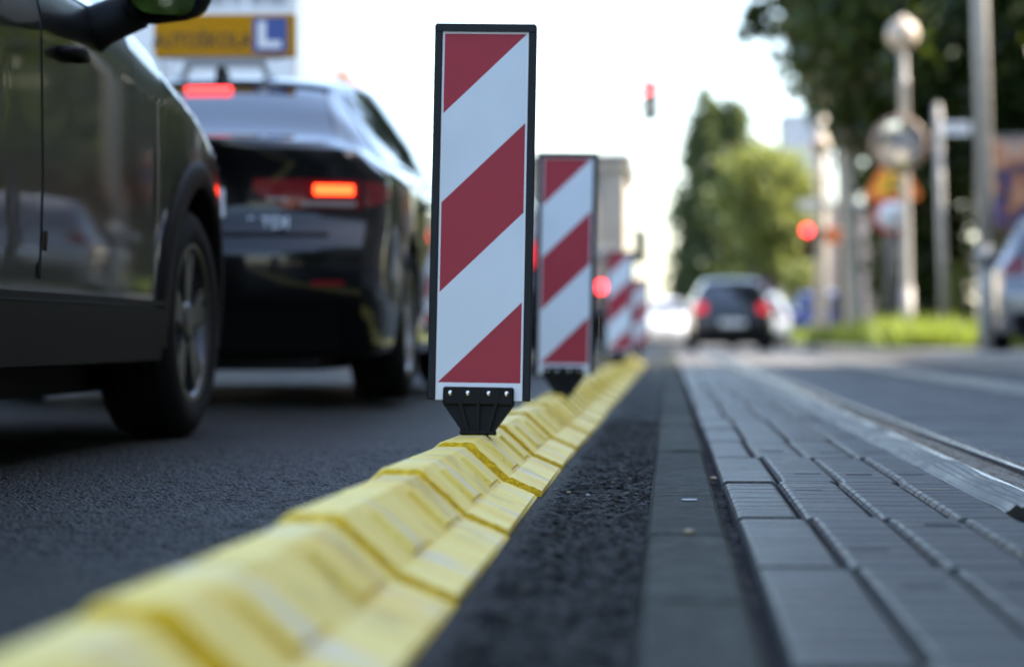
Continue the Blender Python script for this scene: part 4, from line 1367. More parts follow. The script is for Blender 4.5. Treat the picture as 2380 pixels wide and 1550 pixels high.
# ---- simpler hatchbacks for the blurred traffic
def hatch(name, label, x, y, z, rz, pm, lit=True, group=None, scale=1.0, silver_roof=False, lamp_h=0.9, accent=None):
    L = 4.1; yr, yf = 0.72, 3.26; rad = 0.31
    sh = CarShape(L,
        roof=[(0, 1.30), (0.12, 1.40), (0.4, 1.46), (1.2, 1.51), (1.9, 1.50), (2.3, 1.43), (3.05, 1.02), (3.3, 0.98), (3.8, 0.87), (4.02, 0.74), (L, 0.64)],
        belt=[(0, 0.98), (0.6, 0.98), (2.0, 0.95), (3.0, 0.91), (3.4, 0.88), (3.8, 0.80), (L, 0.58)],
        wbelt=[(0, 0.70), (0.3, 0.78), (1.0, 0.82), (2.0, 0.83), (3.0, 0.80), (3.7, 0.74), (4.0, 0.62), (L, 0.52)],
        wmax=[(0, 0.78), (0.2, 0.85), (0.7, 0.88), (2.0, 0.87), (3.2, 0.88), (3.7, 0.84), (4.0, 0.72), (L, 0.58)],
        wroof=[(0, 0.50), (0.4, 0.56), (1.5, 0.57), (2.4, 0.55), (3.05, 0.62), (3.7, 0.58), (L, 0.4)],
        rear=[(0.2, 0.06), (0.4, -0.05), (0.62, -0.05), (0.75, 0.02), (0.95, 0.06), (1.3, 0.26), (1.5, 0.4)],
        front=[(0.2, -0.1), (0.4, 0.02), (0.6, 0.0), (0.9, -0.1)],
        arches=[(yr, 0.36, rad), (yf, 0.36, rad)], sill=0.2, bulge=0.10, rb=0.7)
    root = empty(name, label, 'car', (x, y, z), rz, group)
    root.scale = (scale, scale, scale)
    sh.body().build('body', pm, root)
    underbody(sh, root, yf, yr, 0.86, 0.2, rad)
    for side in (-1, 1):
        for yw in (yr, yf): make_wheel(root, side * (0.87 - 0.1), yw, rad, 0.2, side, M['alloy'], 0.2, detail=False)
        for ya, yb in ((0.55, 1.2), (1.24, 1.95), (2.0, 2.7)):
            g = MB()
            sh.side_patch(g, np.linspace(ya, yb, 8), lambda y: float(sh.belt(y)) + 0.02, lambda y: float(sh.edge(y)) - 0.02, 0.004, side, nz=5)
            g.build('side_window', M['side_glass'], root)
        tl = MB()
        sh.end_patch(tl, lambda z: side * 0.53, lambda z: side * (sh.W(0, z) - 0.01), np.linspace(lamp_h - 0.1, lamp_h + 0.1, 6), 0.008)
        tl.build('tail_light', M['tail_lamp'] if lit else M['lens_red'], root)
        hl = MB()
        sh.side_patch(hl, np.linspace(3.75, 4.02, 6), lambda y: 0.62, lambda y: 0.72, 0.006, side, nz=4)
        hl.build('headlight', M['lens_clear'], root)
        mr = MB(); mr.box((side * 0.97, 2.5, 1.03), (0.2, 0.12, 0.14), bev=0.03)
        mr.build('wing_mirror', pm, root)
    rw = MB()
    sh.end_patch(rw, lambda z: -(0.66 - 0.42 * (z - 0.98)), lambda z: 0.66 - 0.42 * (z - 0.98), np.linspace(1.0, 1.29, 7), 0.005, nx=13)
    rw.build('rear_window', M['glass'], root)
    ws = MB()
    sh.top_patch(ws, np.linspace(2.36, 3.0, 10), lambda y: float(sh.wr(y)) - 0.03, 0.004)
    ws.build('windscreen', M['glass'], root)
    pl = MB(); sh.end_patch(pl, lambda z: -0.26, lambda z: 0.26, np.linspace(0.52, 0.63, 3), 0.02, nx=4, skirt=0.03)
    pl.build('number_plate', M['plate_white'], root)
    fp = MB(); sh.end_patch(fp, lambda z: -0.26, lambda z: 0.26, np.linspace(0.36, 0.46, 3), 0.02, nx=4, skirt=0.03, front=True)
    fp.build('number_plate', M['plate_white'], root)
    bp = MB(); sh.end_patch(bp, lambda z: -0.66, lambda z: 0.66, np.linspace(0.22, 0.42, 4), 0.012, nx=13)
    bp.build('bumper', M['black_plastic'] if accent is None else accent, root)
    return root


x, y = at(1240 - 0.66 * 285, 285)
hatch('hatchback_car', 'dark hatchback ahead of the black saloon, its red lamp beside the second striped marker', x, y, 0.05, R(-0.5), M['paint_black'], lamp_h=0.93)
x, y = at(1702, 108)
hatch('hatchback_car', 'black car driving away down the tram lane, red tail lamps at both sides', x, y, 0.0, R(1), M['paint_anthracite'], scale=1.06, lamp_h=0.88)
x, y = at(1556, 72)
hatch('hatchback_car', 'dazzling white car coming towards us left of the distant black car', x, y + 4, 0.0, R(181), M['paint_white'], lit=False, scale=1.05)
x, y = at(1762, 86)
hatch('hatchback_car', 'white car half hidden behind the right side of the distant black car', x, y, 0.0, R(-4), M['paint_white'], lit=False)
x, y = at(1902, 82)
hatch('hatchback_car', 'blue parked car with an orange bumper behind the grass verge', x, y, 0.13, R(-8), M['paint_blue'], lit=False, accent=M['sign_amber'])
x, y = at(2285 + 0.9 * 215, 215)
hatch('hatchback_car', 'silver car parked on the pavement at the right edge', x + 0.12, y, 0.145, R(-7), M['paint_silver'], lit=False, scale=1.03)


# ---- beige tipper truck further along the queue
def truck():
    x, y = at(1240, 186)
    root = empty('tipper_truck', 'beige and grey tipper truck stopped ahead, behind the second striped marker', 'truck', (x, y, 0.05))
    W = 2.28; hw = W / 2
    b = MB()
    # rear body: upright box with rounded lower flank
    prof = [(-hw, 1.35), (-hw, 2.36), (-hw + 0.06, 2.44), (hw - 0.06, 2.44), (hw, 2.36), (hw, 1.35), (hw - 0.14, 1.08), (hw - 0.42, 0.92), (-hw + 0.42, 0.92), (-hw + 0.14, 1.08)]
    b.prism(prof, 0.0, 3.6)
    b.box((0, -0.03, 2.40), (W + 0.06, 0.10, 0.12), bev=0.02)
    body = b.build('tipper_body', M['beige_metal'], root)
    tr = MB()
    for sx in (-1, 1): tr.box((sx * (hw + 0.03), 1.85, 2.44), (0.1, 3.7, 0.2), bev=0.02)
    tr.box((0, -0.06, 2.50), (W + 0.16, 0.1, 0.08), bev=0.02)
    tr.build('top_rail', M['post_dark'], body)
    rb_ = MB()
    for xx in (-0.75, -0.25, 0.25, 0.75): rb_.box((xx, -0.05, 1.75), (0.09, 0.07, 1.2), bev=0.01)
    rb_.box((0, -0.05, 1.3), (1.9, 0.06, 0.1), bev=0.01)
    rb_.build('tailgate_rib', M['grey_metal'], body)
    ch = MB()
    ch.box((-0.42, 2.7, 0.72), (0.16, 5.2, 0.24)); ch.box((0.42, 2.7, 0.72), (0.16, 5.2, 0.24))
    ch.box((0, 0.05, 0.62), (2.0, 0.12, 0.16), bev=0.02)
    ch.build('chassis', M['post_dark'], root)
    for sx in (-1, 1):
        lp = MB(); lp.box((sx * 0.86, -0.03, 0.88), (0.24, 0.06, 0.14), bev=0.01)
        l_o = lp.build('tail_light', M['lens_red'], root)
        gl = MB(); gl.box((sx * 0.86, -0.066, 0.88), (0.11, 0.01, 0.11), bev=0.002)
        gl.build('brake_lamp', M['tail_lamp'] if sx < 0 else M['signal_red'], l_o)
        for wy in (1.2, 4.7): make_wheel(root, sx * 0.9, wy, 0.42, 0.3, sx, M['grey_metal'], 0.25, detail=False)
        fl = MB(); fl.box((sx * 0.9, 0.62, 0.45), (0.36, 0.02, 0.45)); fl.build('mud_flap', M['tyre'], root)
        mi = MB(); mi.box((sx * 1.28, 4.6, 1.55), (0.18, 0.08, 0.5), bev=0.03)
        mi.tube([(sx * 1.05, 4.6, 1.8), (sx * 1.28, 4.6, 1.8)], 0.02, n=6)
        mi.build('wing_mirror', M['black_plastic'], root)
    cb = MB()
    cb.box((0, 4.75, 1.45), (2.1, 1.7, 1.8), bev=0.12)
    c_o = cb.build('cab', M['white_paint'], root)
    wd = MB(); wd.box((0, 5.61, 1.85), (1.8, 0.02, 0.7), bev=0.008)
    for sx in (-1, 1): wd.box((sx * 1.055, 4.95, 1.85), (0.02, 0.9, 0.6))
    wd.box((0, 3.895, 1.95), (1.2, 0.02, 0.4))
    wd.build('cab_window', M['glass'], c_o)
    return root


truck()


# ---- white box van in the next lane, seen above the saloon
def box_van():
    x, y = at(690, 250)
    W, H, Lb = 2.3, 2.75, 2.8
    root = empty('box_van', 'tall white box van with faded grey lettering behind the driving school board', 'van', (x - W / 2, y, 0.05))
    b = MB(); b.box((0, Lb / 2, 0.85 + H / 2), (W, Lb, H), bev=0.04)
    box = b.build('cargo_box', M['white_paint'], root)
    d = MB()
    for sx in (-1, 1): d.box((sx * W / 4, -0.008, 0.85 + H / 2), (W / 2 - 0.07, 0.03, H - 0.14), bev=0.006)
    dd = d.build('rear_door', M['white_paint'], box)
    hg = MB()
    for sx in (-1, 1):
        for hz in (1.3, 2.2, 3.1): hg.box((sx * (W / 2 - 0.04), -0.03, hz), (0.07, 0.03, 0.12))
        hg.tube([(sx * 0.12, -0.05, 0.95), (sx * 0.12, -0.05, 3.4)], 0.015, n=6)
    hg.build('door_hinge', M['grey_metal'], dd)
    lt = MB()                                       # faded print, too worn to read
    for k in range(9): lt.box((-0.55 + k * 0.19, -0.0245, 3.42), (0.09 + 0.05 * (k % 3), 0.003, 0.17))
    lt.build('faded_print', M['grey_print'], dd)
    ch = MB(); ch.box((0, Lb / 2 + 0.6, 0.68), (1.2, Lb + 1.0, 0.3)); ch.box((0, 0.0, 0.55), (2.0, 0.1, 0.12))
    ch.build('chassis', M['post_dark'], root)
    c = MB(); c.box((0, Lb + 0.95, 1.35), (2.0, 1.8, 1.7), bev=0.18)
    cab = c.build('cab', M['white_paint'], root)
    w = MB(); w.box((0, Lb + 1.86, 1.75), (1.6, 0.02, 0.6), bev=0.006)
    for sx in (-1, 1): w.box((sx * 1.005, Lb + 1.2, 1.75), (0.02, 0.8, 0.5))
    w.build('cab_window', M['glass'], cab)
    for sx in (-1, 1):
        for wy in (1.0, Lb + 0.9): make_wheel(root, sx * 0.88, wy, 0.36, 0.25, sx, M['grey_metal'], 0.22, detail=False)
        t = MB(); t.box((sx * 0.95, -0.04, 0.68), (0.14, 0.05, 0.3), bev=0.01); t.build('tail_light', M['lens_red'], root)
    return root


box_van()

# ------------------------------------------------------------------ street furniture
def globe_lamp(px, s, label, z=0.14, extras=True):
    x, y = at(px, s)
    root = empty('street_lamp', label, 'street lamp', (x, y, z), 0, 'globe street lamps along the right pavement')
    H = 4.75
    p = MB()
    p.tube([(0, 0, 0), (0, 0, 0.9)], [0.10, 0.095], n=16)
    p.lathe([(0.095, 0.9), (0.068, 0.98), (0.068, 3.95), (0.076, 3.96), (0.076, 4.0), (0.06, 4.02), (0.05, H - 0.22)], (0, 0, 0), n=16)
    p.build('pole', M['post_grey'], root, rot=(0, R(-0.9), 0))
    g = MB()
    top = H - 0.05
    ox = -0.075
    g.lathe([(0.245 * sin(a), top - 0.245 * cos(a)) for a in np.linspace(0.25, pi - 0.3, 16)], (ox, 0, 0), n=24)
    g_o = g.build('globe', M['globe'], root)
    c = MB()
    c.lathe([(0.075, top + 0.225), (0.06, top + 0.255), (0.03, top + 0.29), (0.0, top + 0.295)], (ox, 0, 0), n=16)
    c.lathe([(0.055, top - 0.30), (0.085, top - 0.25), (0.075, top - 0.225)], (ox, 0, 0), n=16)
    c.build('cap', M['post_grey'], g_o)
    return root


globe_lamp(2110, 155, 'tall globe street lamp whose pole carries the round traffic mirror')
globe_lamp(1913, 98, 'globe street lamp in front of the white concrete post')
globe_lamp(1772, 56, 'smallest and farthest globe street lamp, above a purple banner')

# round traffic mirror on the lamp's pole
x, y = at(2087, 155)
root = empty('traffic_mirror', 'round convex traffic mirror with brown rim on the lamp pole', 'traffic mirror', (x, y - 0.13, CAM_Z + 445 / 155))
m_ = MB()
m_.lathe([(0.355 * t, -0.045 - 0.045 * (1 - t * t)) for t in np.linspace(0, 1, 12)], (0, 0, 0), axis='y', n=40)
m_.build('mirror_face', M['mirror'], root, rot=(R(13), 0, R(-3)))
m_ = MB()
m_.lathe([(0.35, -0.05), (0.40, -0.055), (0.42, -0.02), (0.40, 0.03), (0.2, 0.05), (0, 0.055)], (0, 0, 0), axis='y', n=40)
rim_ = m_.build('mirror_rim', M['mirror_rim'], root, rot=(R(4), 0, R(-3)))
m_ = MB(); m_.tube([(0.05, 0.05, 0), (0.12, 0.12, 0)], 0.03, n=8); m_.box((0.15, 0.1, 0), (0.05, 0.16, 0.08))
m_.build('bracket', M['post_dark'], root)

# sign post behind the lamp: works triangle and a round limit sign
x, y = at(2074, 130)
root = empty('sign_post', 'grey road sign post standing just left behind the mirror pole', 'sign post', (x, y, 0.14))
m_ = MB(); m_.tube([(0, 0, 0), (0, 0, 3.45)], 0.14, n=14); m_.build('pole', M['post_dark'], root)
z = CAM_Z + (783 - 425) / 130
root = empty('warning_sign', 'orange triangular works warning sign partly behind the traffic mirror', 'road sign', (x, y - 0.16, z))
def tri(r, k=10):
    out = []
    for i in range(3):
        a = pi / 2 + 2 * pi * i / 3
        cx, cz = r * 0.82 * cos(a), r * 0.82 * sin(a)
        for j in range(5):
            b_ = a - pi / 3 + 2 * pi / 3 * j / 4
            out.append((cx + r * 0.16 * cos(b_), cz + r * 0.16 * sin(b_)))
    return out
m_ = MB(); m_.prism(tri(0.56), -0.01, 0.01); ro_ = m_.build('border', M['sign_orange'], root)
m_ = MB(); m_.prism(tri(0.38), -0.016, -0.0105); m_.build('field', M['sign_amber'], root)
m_ = MB()
m_.prism([(-0.12, -0.16), (0.13, -0.16), (0.05, -0.06), (0.0, -0.13)], -0.02, -0.0165)
m_.prism([(-0.08, -0.14), (-0.03, 0.06), (0.03, 0.06), (0.0, -0.03), (0.04, -0.14)], -0.0205, -0.0166)
m_.lathe([(0, -0.02), (0.035, -0.02), (0.035, -0.0165)], (0.01, 0, 0.1), axis='y', n=12)
m_.build('pictogram', M['ink'], root)
z = CAM_Z + (783 - 503) / 130
root = empty('limit_sign', 'round white sign with red border under the orange triangle', 'road sign', (x - 0.02, y - 0.16, z))
m_ = MB(); m_.lathe([(0, 0.01), (0.33, 0.01), (0.335, 0), (0.33, -0.01), (0.0, -0.01)], (0, 0, 0), axis='y', n=36); m_.build('border', M['sign_red'], root)
m_ = MB(); m_.lathe([(0, -0.0145), (0.25, -0.0145), (0.25, -0.0105)], (0, 0, 0), axis='y', n=36); f_ = m_.build('field', M['plate_white'], root)
text_mesh('30', 0.26, 'lettering', M['ink'], f_, (0, -0.0165, 0), (R(90), 0, 0), 0.001)

# thin pole with a street name plate
x, y = at(2188, 140)
root = empty('name_plate_pole', 'slim grey pole with a small street name plate at its top', 'sign pole', (x, y, 0.14))
m_ = MB(); m_.tube([(0.06, 0, 0), (0.0, 0, 2.0), (-0.06, 0, 3.95)], [0.07, 0.066, 0.062], n=14); m_.lathe([(0.062, 3.94), (0.045, 4.02), (0.0, 4.06)], (-0.06, 0, 0), n=14)
m_.build('pole', M['post_grey'], root)
m_ = MB(); m_.box((0.24, -0.02, 3.62), (0.46, 0.02, 0.2), bev=0.004); pl_ = m_.build('plate', M['plate_white'], root)
m_ = MB()
for k in range(6): m_.box((0.09 + k * 0.055, -0.0315, 3.62), (0.035, 0.002, 0.09))
m_.build('lettering', M['grey_print'], pl_)

# near tram pole at the right, with its dark clamp
x, y = at(2300, 205)
root = empty('tram_pole', 'thick grey tram pole right of the name plate pole, with a dark clamp', 'tram pole', (x, y, 0.14))
m_ = MB(); m_.tube([(0, 0, 0), (-0.03, 0, 1.2)], [0.12, 0.115], n=18); m_.tube([(-0.03, 0, 1.2), (-0.2, 0, 7.2)], [0.098, 0.078], n=18)
m_.build('pole', M['post_grey'], root)
m_ = MB(); m_.lathe([(0.13, 0.95), (0.15, 0.97), (0.15, 1.07), (0.13, 1.09)], (-0.025, 0, 0), n=16); m_.box((-0.07, -0.13, 1.02), (0.1, 0.1, 0.1), bev=0.01)
m_.build('clamp', M['post_dark'], root)

# white concrete post with traffic light, white plate and orange board
x, y = at(1908, 92)
cx_, cy_ = x, y
root = empty('concrete_post', 'white sunlit concrete post carrying the red traffic light', 'post', (x, y, 0.14))
m_ = MB(); m_.tube([(0, 0, 0), (0, 0, 5.9)], [0.2, 0.15], n=14); m_.build('pole', M['concrete'], root)
m_ = MB(); m_.tube([(0, 0, 3.4), (-0.45, -0.06, 3.4)], 0.03, n=8); m_.tube([(0, 0, 2.3), (-0.4, -0.06, 2.3)], 0.03, n=8); m_.build('arm', M['post_dark'], root)


def signal(label, x, y, z, rz, order):
    root = empty('traffic_light', label, 'traffic light', (x, y, z), rz, None)
    h = MB(); h.box((0, 0, 0), (0.30, 0.2, 0.9), bev=0.04); hs = h.build('housing', M['black_plastic'], root)
    for k in range(3):
        zz = 0.29 - 0.29 * k
        l_ = MB(); l_.lathe([(0.0, -0.112), (0.08, -0.110), (0.105, -0.101)], (0, 0, zz), axis='y', n=20)
        l_.build('lens', M['signal_red'] if k == 0 else M['lens_amber'] if k == 1 else M['dark_void'], hs)
        v = MB()
        g = np.array([[(0.118 * cos(a), -0.1 - t * 0.17, zz + 0.118 * sin(a)) for a in np.linspace(-0.3, pi + 0.3, 16)] for t in (0, 1)])
        v.grid(g); v.build('visor', M['black_plastic'], hs)
    return root


zz = CAM_Z + (783 - 536) / 92
signal('red traffic light fixed left of the white concrete post', cx_ - 0.36, cy_ - 0.12, zz - 0.29, R(2), 0)
root = tag(MB().box((0, 0, 0), (0.70, 0.03, 0.36), bev=0.01).build('direction_board', M['sign_orange'], loc=(cx_ + 0.28, cy_ - 0.22, CAM_Z + (783 - 549) / 92)),
           'orange board beside the red traffic light on the concrete post', 'road sign')
root = tag(MB().box((0, 0, 0), (0.75, 0.03, 0.24), bev=0.01).build('guide_plate', M['plate_white'], loc=(cx_ - 0.2, cy_ - 0.24, CAM_Z + (783 - 478) / 92)),
           'pale plate on the concrete post, above the red traffic light', 'road sign')

# hanging traffic light on a span wire
x, y = at(1515, 105)
zz = CAM_Z + (783 - 232) / 105
signal('red traffic light hanging over the street from the span wire', x, y, zz - 0.05, R(-62), 0)
w_ = MB()
wp = [(-9.4, y + 0.3, 6.6), (-5, y + 0.2, 6.05), (x, y, zz + 0.42), (2, y - 0.1, 6.05), (3.95, y - 0.2, 6.5)]
w_.tube(wp, 0.02, n=6)
w_.tube([(x, y, zz + 0.35), (x, y, zz + 0.43)], 0.025, n=6)
tag(w_.build('span_wire', M['wire']), 'thin span wire crossing the street above the traffic', 'wire')
root = empty('wire_mast', 'slim mast by the kerb holding up the right end of the span wire', 'mast', (3.95, y - 0.2, 0.13))
MB().tube([(0, 0, 0), (0, 0, 6.6)], [0.09, 0.07], n=12).build('pole', M['post_grey'], root)

# purple banner under the farthest lamp
x, y = at(1766, 60)
MBo = MB().box((0, 0, 0), (0.7, 0.03, 0.55), bev=0.01).build('banner', M['purple'], loc=(x, y - 0.4, CAM_Z + (783 - 648) / 60))
tag(MBo, 'small purple banner above the roof of the distant black car', 'banner')

# advertising board at the right edge
x, y = at(2352, 128)
root = empty('advertising_board', 'advertising board with an orange and skin toned picture at the right edge', 'billboard', (x, y, 0.14), R(4))
m_ = MB(); m_.box((0, 0, 2.95), (1.3, 0.14, 1.75), bev=0.03); fr_ = m_.build('frame', M['post_dark'], root)
m_ = MB(); m_.tube([(0, 0.05, 0), (0, 0.05, 2.1)], 0.1, n=12); m_.build('pole', M['post_dark'], root)
def poster_mat():
    m, n, l, b = nmat('poster')
    tc = n.new('ShaderNodeTexCoord')
    t = n.new('ShaderNodeTexNoise'); t.inputs['Scale'].default_value = 1.9; t.inputs['Detail'].default_value = 2
    mp = n.new('ShaderNodeMapping'); mp.inputs['Location'].default_value = (1.3, 0.4, 0.75)
    l.new(tc.outputs['Object'], mp.inputs[0]); l.new(mp.outputs[0], t.inputs['Vector'])
    r = ramp(n, [(0.30, (0.10, 0.05, 0.22)), (0.42, (0.03, 0.04, 0.08)), (0.52, (0.5, 0.17, 0.06)), (0.62, (0.5, 0.3, 0.2)), (0.75, (0.3, 0.22, 0.2))])
    l.new(t.outputs['Fac'], r.inputs[0]); l.new(r.outputs[0], b.inputs['Base Color'])
    b.inputs['Roughness'].default_value = 0.5
    return m
m_ = MB(); m_.box((0, -0.073, 2.95), (1.16, 0.008, 1.6)); m_.build('poster', poster_mat(), root)


# ------------------------------------------------------------------ trees and plants
def tree(name, label, cat, x, y, z, height, blobs, nleaf, size, lm, trunk_r=0.2, bark='bark', fork=None, group=None, lean=0.0, clump=0.55, seed=1, cores=True):
    """blobs: ellipsoids (dx, dy, z, rx, ry, rz) that leaf clusters fill unevenly"""
    rg = np.random.default_rng(seed)
    root = empty(name, label, cat, (x, y, z), 0, group)
    vol = np.array([b[3] * b[4] * b[5] for b in blobs]); vol = vol / vol.sum()
    cen = []; cs = []
    ncl = max(20, nleaf // 42)
    for b, f in zip(blobs, vol):
        m = max(6, int(ncl * f))
        d = rg.normal(size=(m, 3)); d /= np.linalg.norm(d, axis=1)[:, None]
        r = rg.uniform(0.25, 1.0, m) ** 0.45
        cen.append(np.array(b[:3]) + d * r[:, None] * np.array(b[3:6]))
        cs.append(np.full(m, min(b[3], b[4], b[5])))
    cen = np.concatenate(cen); cs = np.concatenate(cs)
    idx = rg.integers(0, len(cen), nleaf)
    pos = cen[idx] + rg.normal(size=(nleaf, 3)) * (clump * 0.42 * np.clip(cs[idx], 0.3, 1.6))[:, None]
    pos[:, 2] = np.maximum(pos[:, 2], 0.05)
    # each leaf: a small diamond, randomly turned
    a = rg.normal(size=(nleaf, 3)); a /= np.linalg.norm(a, axis=1)[:, None]
    b_ = np.cross(a, rg.normal(size=(nleaf, 3))); b_ /= np.linalg.norm(b_, axis=1)[:, None]
    sz = size * rg.uniform(0.6, 1.4, nleaf)[:, None]
    V = np.stack([pos - a * sz, pos - b_ * sz * 0.6, pos + a * sz, pos + b_ * sz * 0.6], 1).reshape(-1, 3)
    F = np.arange(nleaf * 4).reshape(-1, 4)
    me = bpy.data.meshes.new('crown'); me.from_pydata(V.tolist(), [], F.tolist()); me.materials.append(M[lm]); me.update()
    o = bpy.data.objects.new('crown', me); col.objects.link(o); o.parent = root
    t = MB()
    top = fork if fork else height * 0.55
    t.tube([(0, 0, -0.05), (lean * 0.2, 0, top * 0.15), (lean * 0.5, 0.03, top * 0.5), (lean, 0, top)], [trunk_r * 1.6, trunk_r * 1.05, trunk_r * 0.95, trunk_r * 0.8], n=12)
    pick = rg.choice(len(cen), min(14, len(cen)), replace=False)
    for i in pick:
        e = cen[i]
        if e[2] < top * 0.6: continue
        midp = (np.array([lean, 0, top * rg.uniform(0.8, 1.0)]) + e) / 2 + np.array([0, 0, 0.2])
        t.tube([(lean, 0, top * rg.uniform(0.75, 0.98)), midp, e], [trunk_r * 0.45, trunk_r * 0.25, 0.02], n=7)
    t.build('trunk', M[bark], root)
    return root


# big dark plane tree on the right, with its pale trunk
x, y = at(1990, 112)
tree('plane_tree', 'big dark green tree with a pale mottled trunk over the right pavement', 'tree', x, y, 0.14, 11,
     [(0.3, 0, 6.9, 2.0, 3, 1.9), (2.6, 1, 7.2, 2.6, 3, 2.6), (-0.7, 0, 8.2, 1.3, 2, 1.5), (-1.75, 0, 8.3, 0.9, 1, 0.7), (-2.2, 0, 7.1, 0.3, 0.4, 0.9), (2.4, 2, 5.0, 2.2, 2.4, 1.8), (4.6, 1, 6.2, 2.0, 2.5, 2.4), (0.5, 0.2, 5.2, 1.1, 1.6, 1.1), (1.5, -0.5, 6.0, 1.6, 1.6, 1.8), (-0.5, 0, 6.0, 0.9, 1.2, 1.2), (1.0, 0, 4.6, 0.9, 1.0, 1.2), (2.6, 0.5, 11.6, 3.8, 4.0, 3.4), (0.3, 1, 10.6, 2.2, 2.5, 2.2)],
     85000, 0.15, 'leaf_dark', trunk_r=0.19, bark='pale_bark', fork=4.6, lean=-0.25, seed=2)
x, y = at(1748, 112)
# a lower dark tree that closes the view under the plane tree's crown
x, y = at(2140, 104)
tree('evergreen_tree', 'dense dark evergreen filling the gap behind the mirror pole', 'tree', x, y, 0.14, 7,
     [(0, 0, 1.6, 1.0, 1.2, 1.6), (0, 0, 3.6, 1.15, 1.3, 1.8), (0.1, 0, 5.4, 1.3, 1.3, 1.6), (0.75, 0.4, 4.8, 0.9, 1.0, 1.4), (-0.45, 0.3, 5.2, 0.9, 1, 1.0)],
     22000, 0.12, 'leaf_dark', trunk_r=0.16, seed=3, fork=3.0)
x, y = at(2330, 100)
tree('broadleaf_tree', 'yellow green sunlit tree behind the advertising board', 'tree', x, y, 0.14, 8,
     [(0.6, 0, 4.6, 1.6, 1.6, 1.7), (1.6, 0.5, 6.2, 1.8, 1.8, 1.6), (0.2, 0, 2.6, 0.9, 1, 1.0)], 6000, 0.12, 'leaf_light', trunk_r=0.15, seed=4)
x, y = at(2232, 112)
tree('bush', 'bright yellow green sunlit bush between the two right hand poles', 'bush', x, y, 0.14, 1.6,
     [(0, 0, 0.75, 0.42, 0.5, 0.75), (-0.15, 0, 0.4, 0.4, 0.5, 0.4)], 1500, 0.07, 'leaf_light', trunk_r=0.03, seed=5)
# second trunk right behind the plane tree
x, y = at(1955, 84)
tree('street_tree', 'slim grey trunked street tree left of the pale mottled trunk', 'tree', x, y, 0.14, 8,
     [(0.2, 1, 6.6, 1.0, 1.4, 1.2), (0.9, 1.2, 7.4, 1.3, 1.5, 1.3)], 2500, 0.12, 'leaf_dark', trunk_r=0.15, seed=6, fork=5.0)
# poplar and the lighter round tree down the street
x, y = at(1664, 52)
tree('poplar_tree', 'tall dark poplar with two tips behind the distant black car', 'tree', x, y, 0.1, 12,
     [(-0.1, 0, 2.2, 1.7, 1.6, 2.4), (-0.2, 0, 5.0, 1.55, 1.5, 2.8), (-0.35, 0, 8.4, 1.0, 1.2, 2.5), (0.8, 0, 8.2, 0.85, 1.0, 2.6), (-0.5, 0, 10.4, 0.5, 0.6, 0.9), (0.95, 0, 10.4, 0.45, 0.5, 0.8), (0.2, 0, 9.2, 1.0, 0.8, 1.0)],
     24000, 0.16, 'leaf_poplar', trunk_r=0.22, seed=9)
x, y = at(1790, 60)
tree('maple_tree', 'rounded light green tree right of the tall poplar', 'tree', x, y, 0.1, 8,
     [(0, 0, 5.6, 1.55, 1.8, 1.7), (-0.9, 0, 6.2, 1.0, 1.3, 1.0), (0.9, 0.2, 4.4, 0.9, 1.2, 1.4), (0.2, 0, 3.4, 1.3, 1.4, 1.0)], 16000, 0.14, 'leaf_light', trunk_r=0.16, seed=10)
x, y = at(1850, 68)
tree('shrub_tree', 'pale green shrub left of the concrete post', 'bush', x, y, 0.13, 3,
     [(0, 0, 1.2, 0.55, 0.7, 1.0), (0.2, 0, 2.1, 0.5, 0.6, 0.7)], 1800, 0.09, 'leaf_light', trunk_r=0.05, seed=12)
# trees of the same row nearer to us, just out of frame: they shade and mirror in the cars
for k, (tx, ty) in enumerate(((7.2, 20.0), (6.6, -7.5), (13.5, 45), (13.0, 56.0), (13.5, 68.0))):
    tree('lime_tree', ['leafy lime tree by the pavement nearest the parked silver car', 'leafy lime tree by the pavement behind the camera, seen only in mirrors', 'leafy lime tree behind the clipped hedge, nearest of three', 'leafy lime tree behind the clipped hedge, middle of three', 'leafy lime tree behind the clipped hedge, farthest of three'][k], 'tree', tx, ty, 0.14, 9,
         [(0, 0, 6.0, 2.6, 2.8, 2.2), (-0.8, 1, 4.6, 1.8, 1.8, 1.2), (0.6, -1, 7.2, 2.0, 2, 1.6)] + ([(0, 0, 1.8, 2.0, 2.6, 1.7)] if k == 1 else [(0, 0, 10.5, 3.4, 4.5, 3.2), (-0.5, 1, 6.5, 3.2, 4.8, 3.0)] if k > 1 else []), 5000 + 7000 * (k > 0), 0.16, 'leaf_mid', trunk_r=0.2, seed=20 + k, fork=3.6)

# tall hedge added out of view, right of the frame, to darken the cars' reflections
rg = np.random.default_rng(77)
nh = 16000
hp = np.stack([9.4 + rg.normal(0, 0.38, nh), rg.uniform(26, 58, nh), 0.2 + 4.2 * rg.random(nh) ** 0.8], -1)
ha = rg.normal(size=(nh, 3)); ha /= np.linalg.norm(ha, axis=1)[:, None]
hb = np.cross(ha, rg.normal(size=(nh, 3))); hb /= np.linalg.norm(hb, axis=1)[:, None]
hs_ = 0.19 * rg.uniform(0.6, 1.4, nh)[:, None]
HV = np.stack([hp - ha * hs_, hp - hb * hs_ * 0.6, hp + ha * hs_, hp + hb * hs_ * 0.6], 1).reshape(-1, 3)
me = bpy.data.meshes.new('hedge'); me.from_pydata(HV.tolist(), [], np.arange(nh * 4).reshape(-1, 4).tolist()); me.materials.append(M['leaf_dark']); me.update()
ho = bpy.data.objects.new('hedge', me); col.objects.link(ho)
tag(ho, 'unseen tall dark green hedge added behind the right pavement for the cars to mirror', 'hedge')

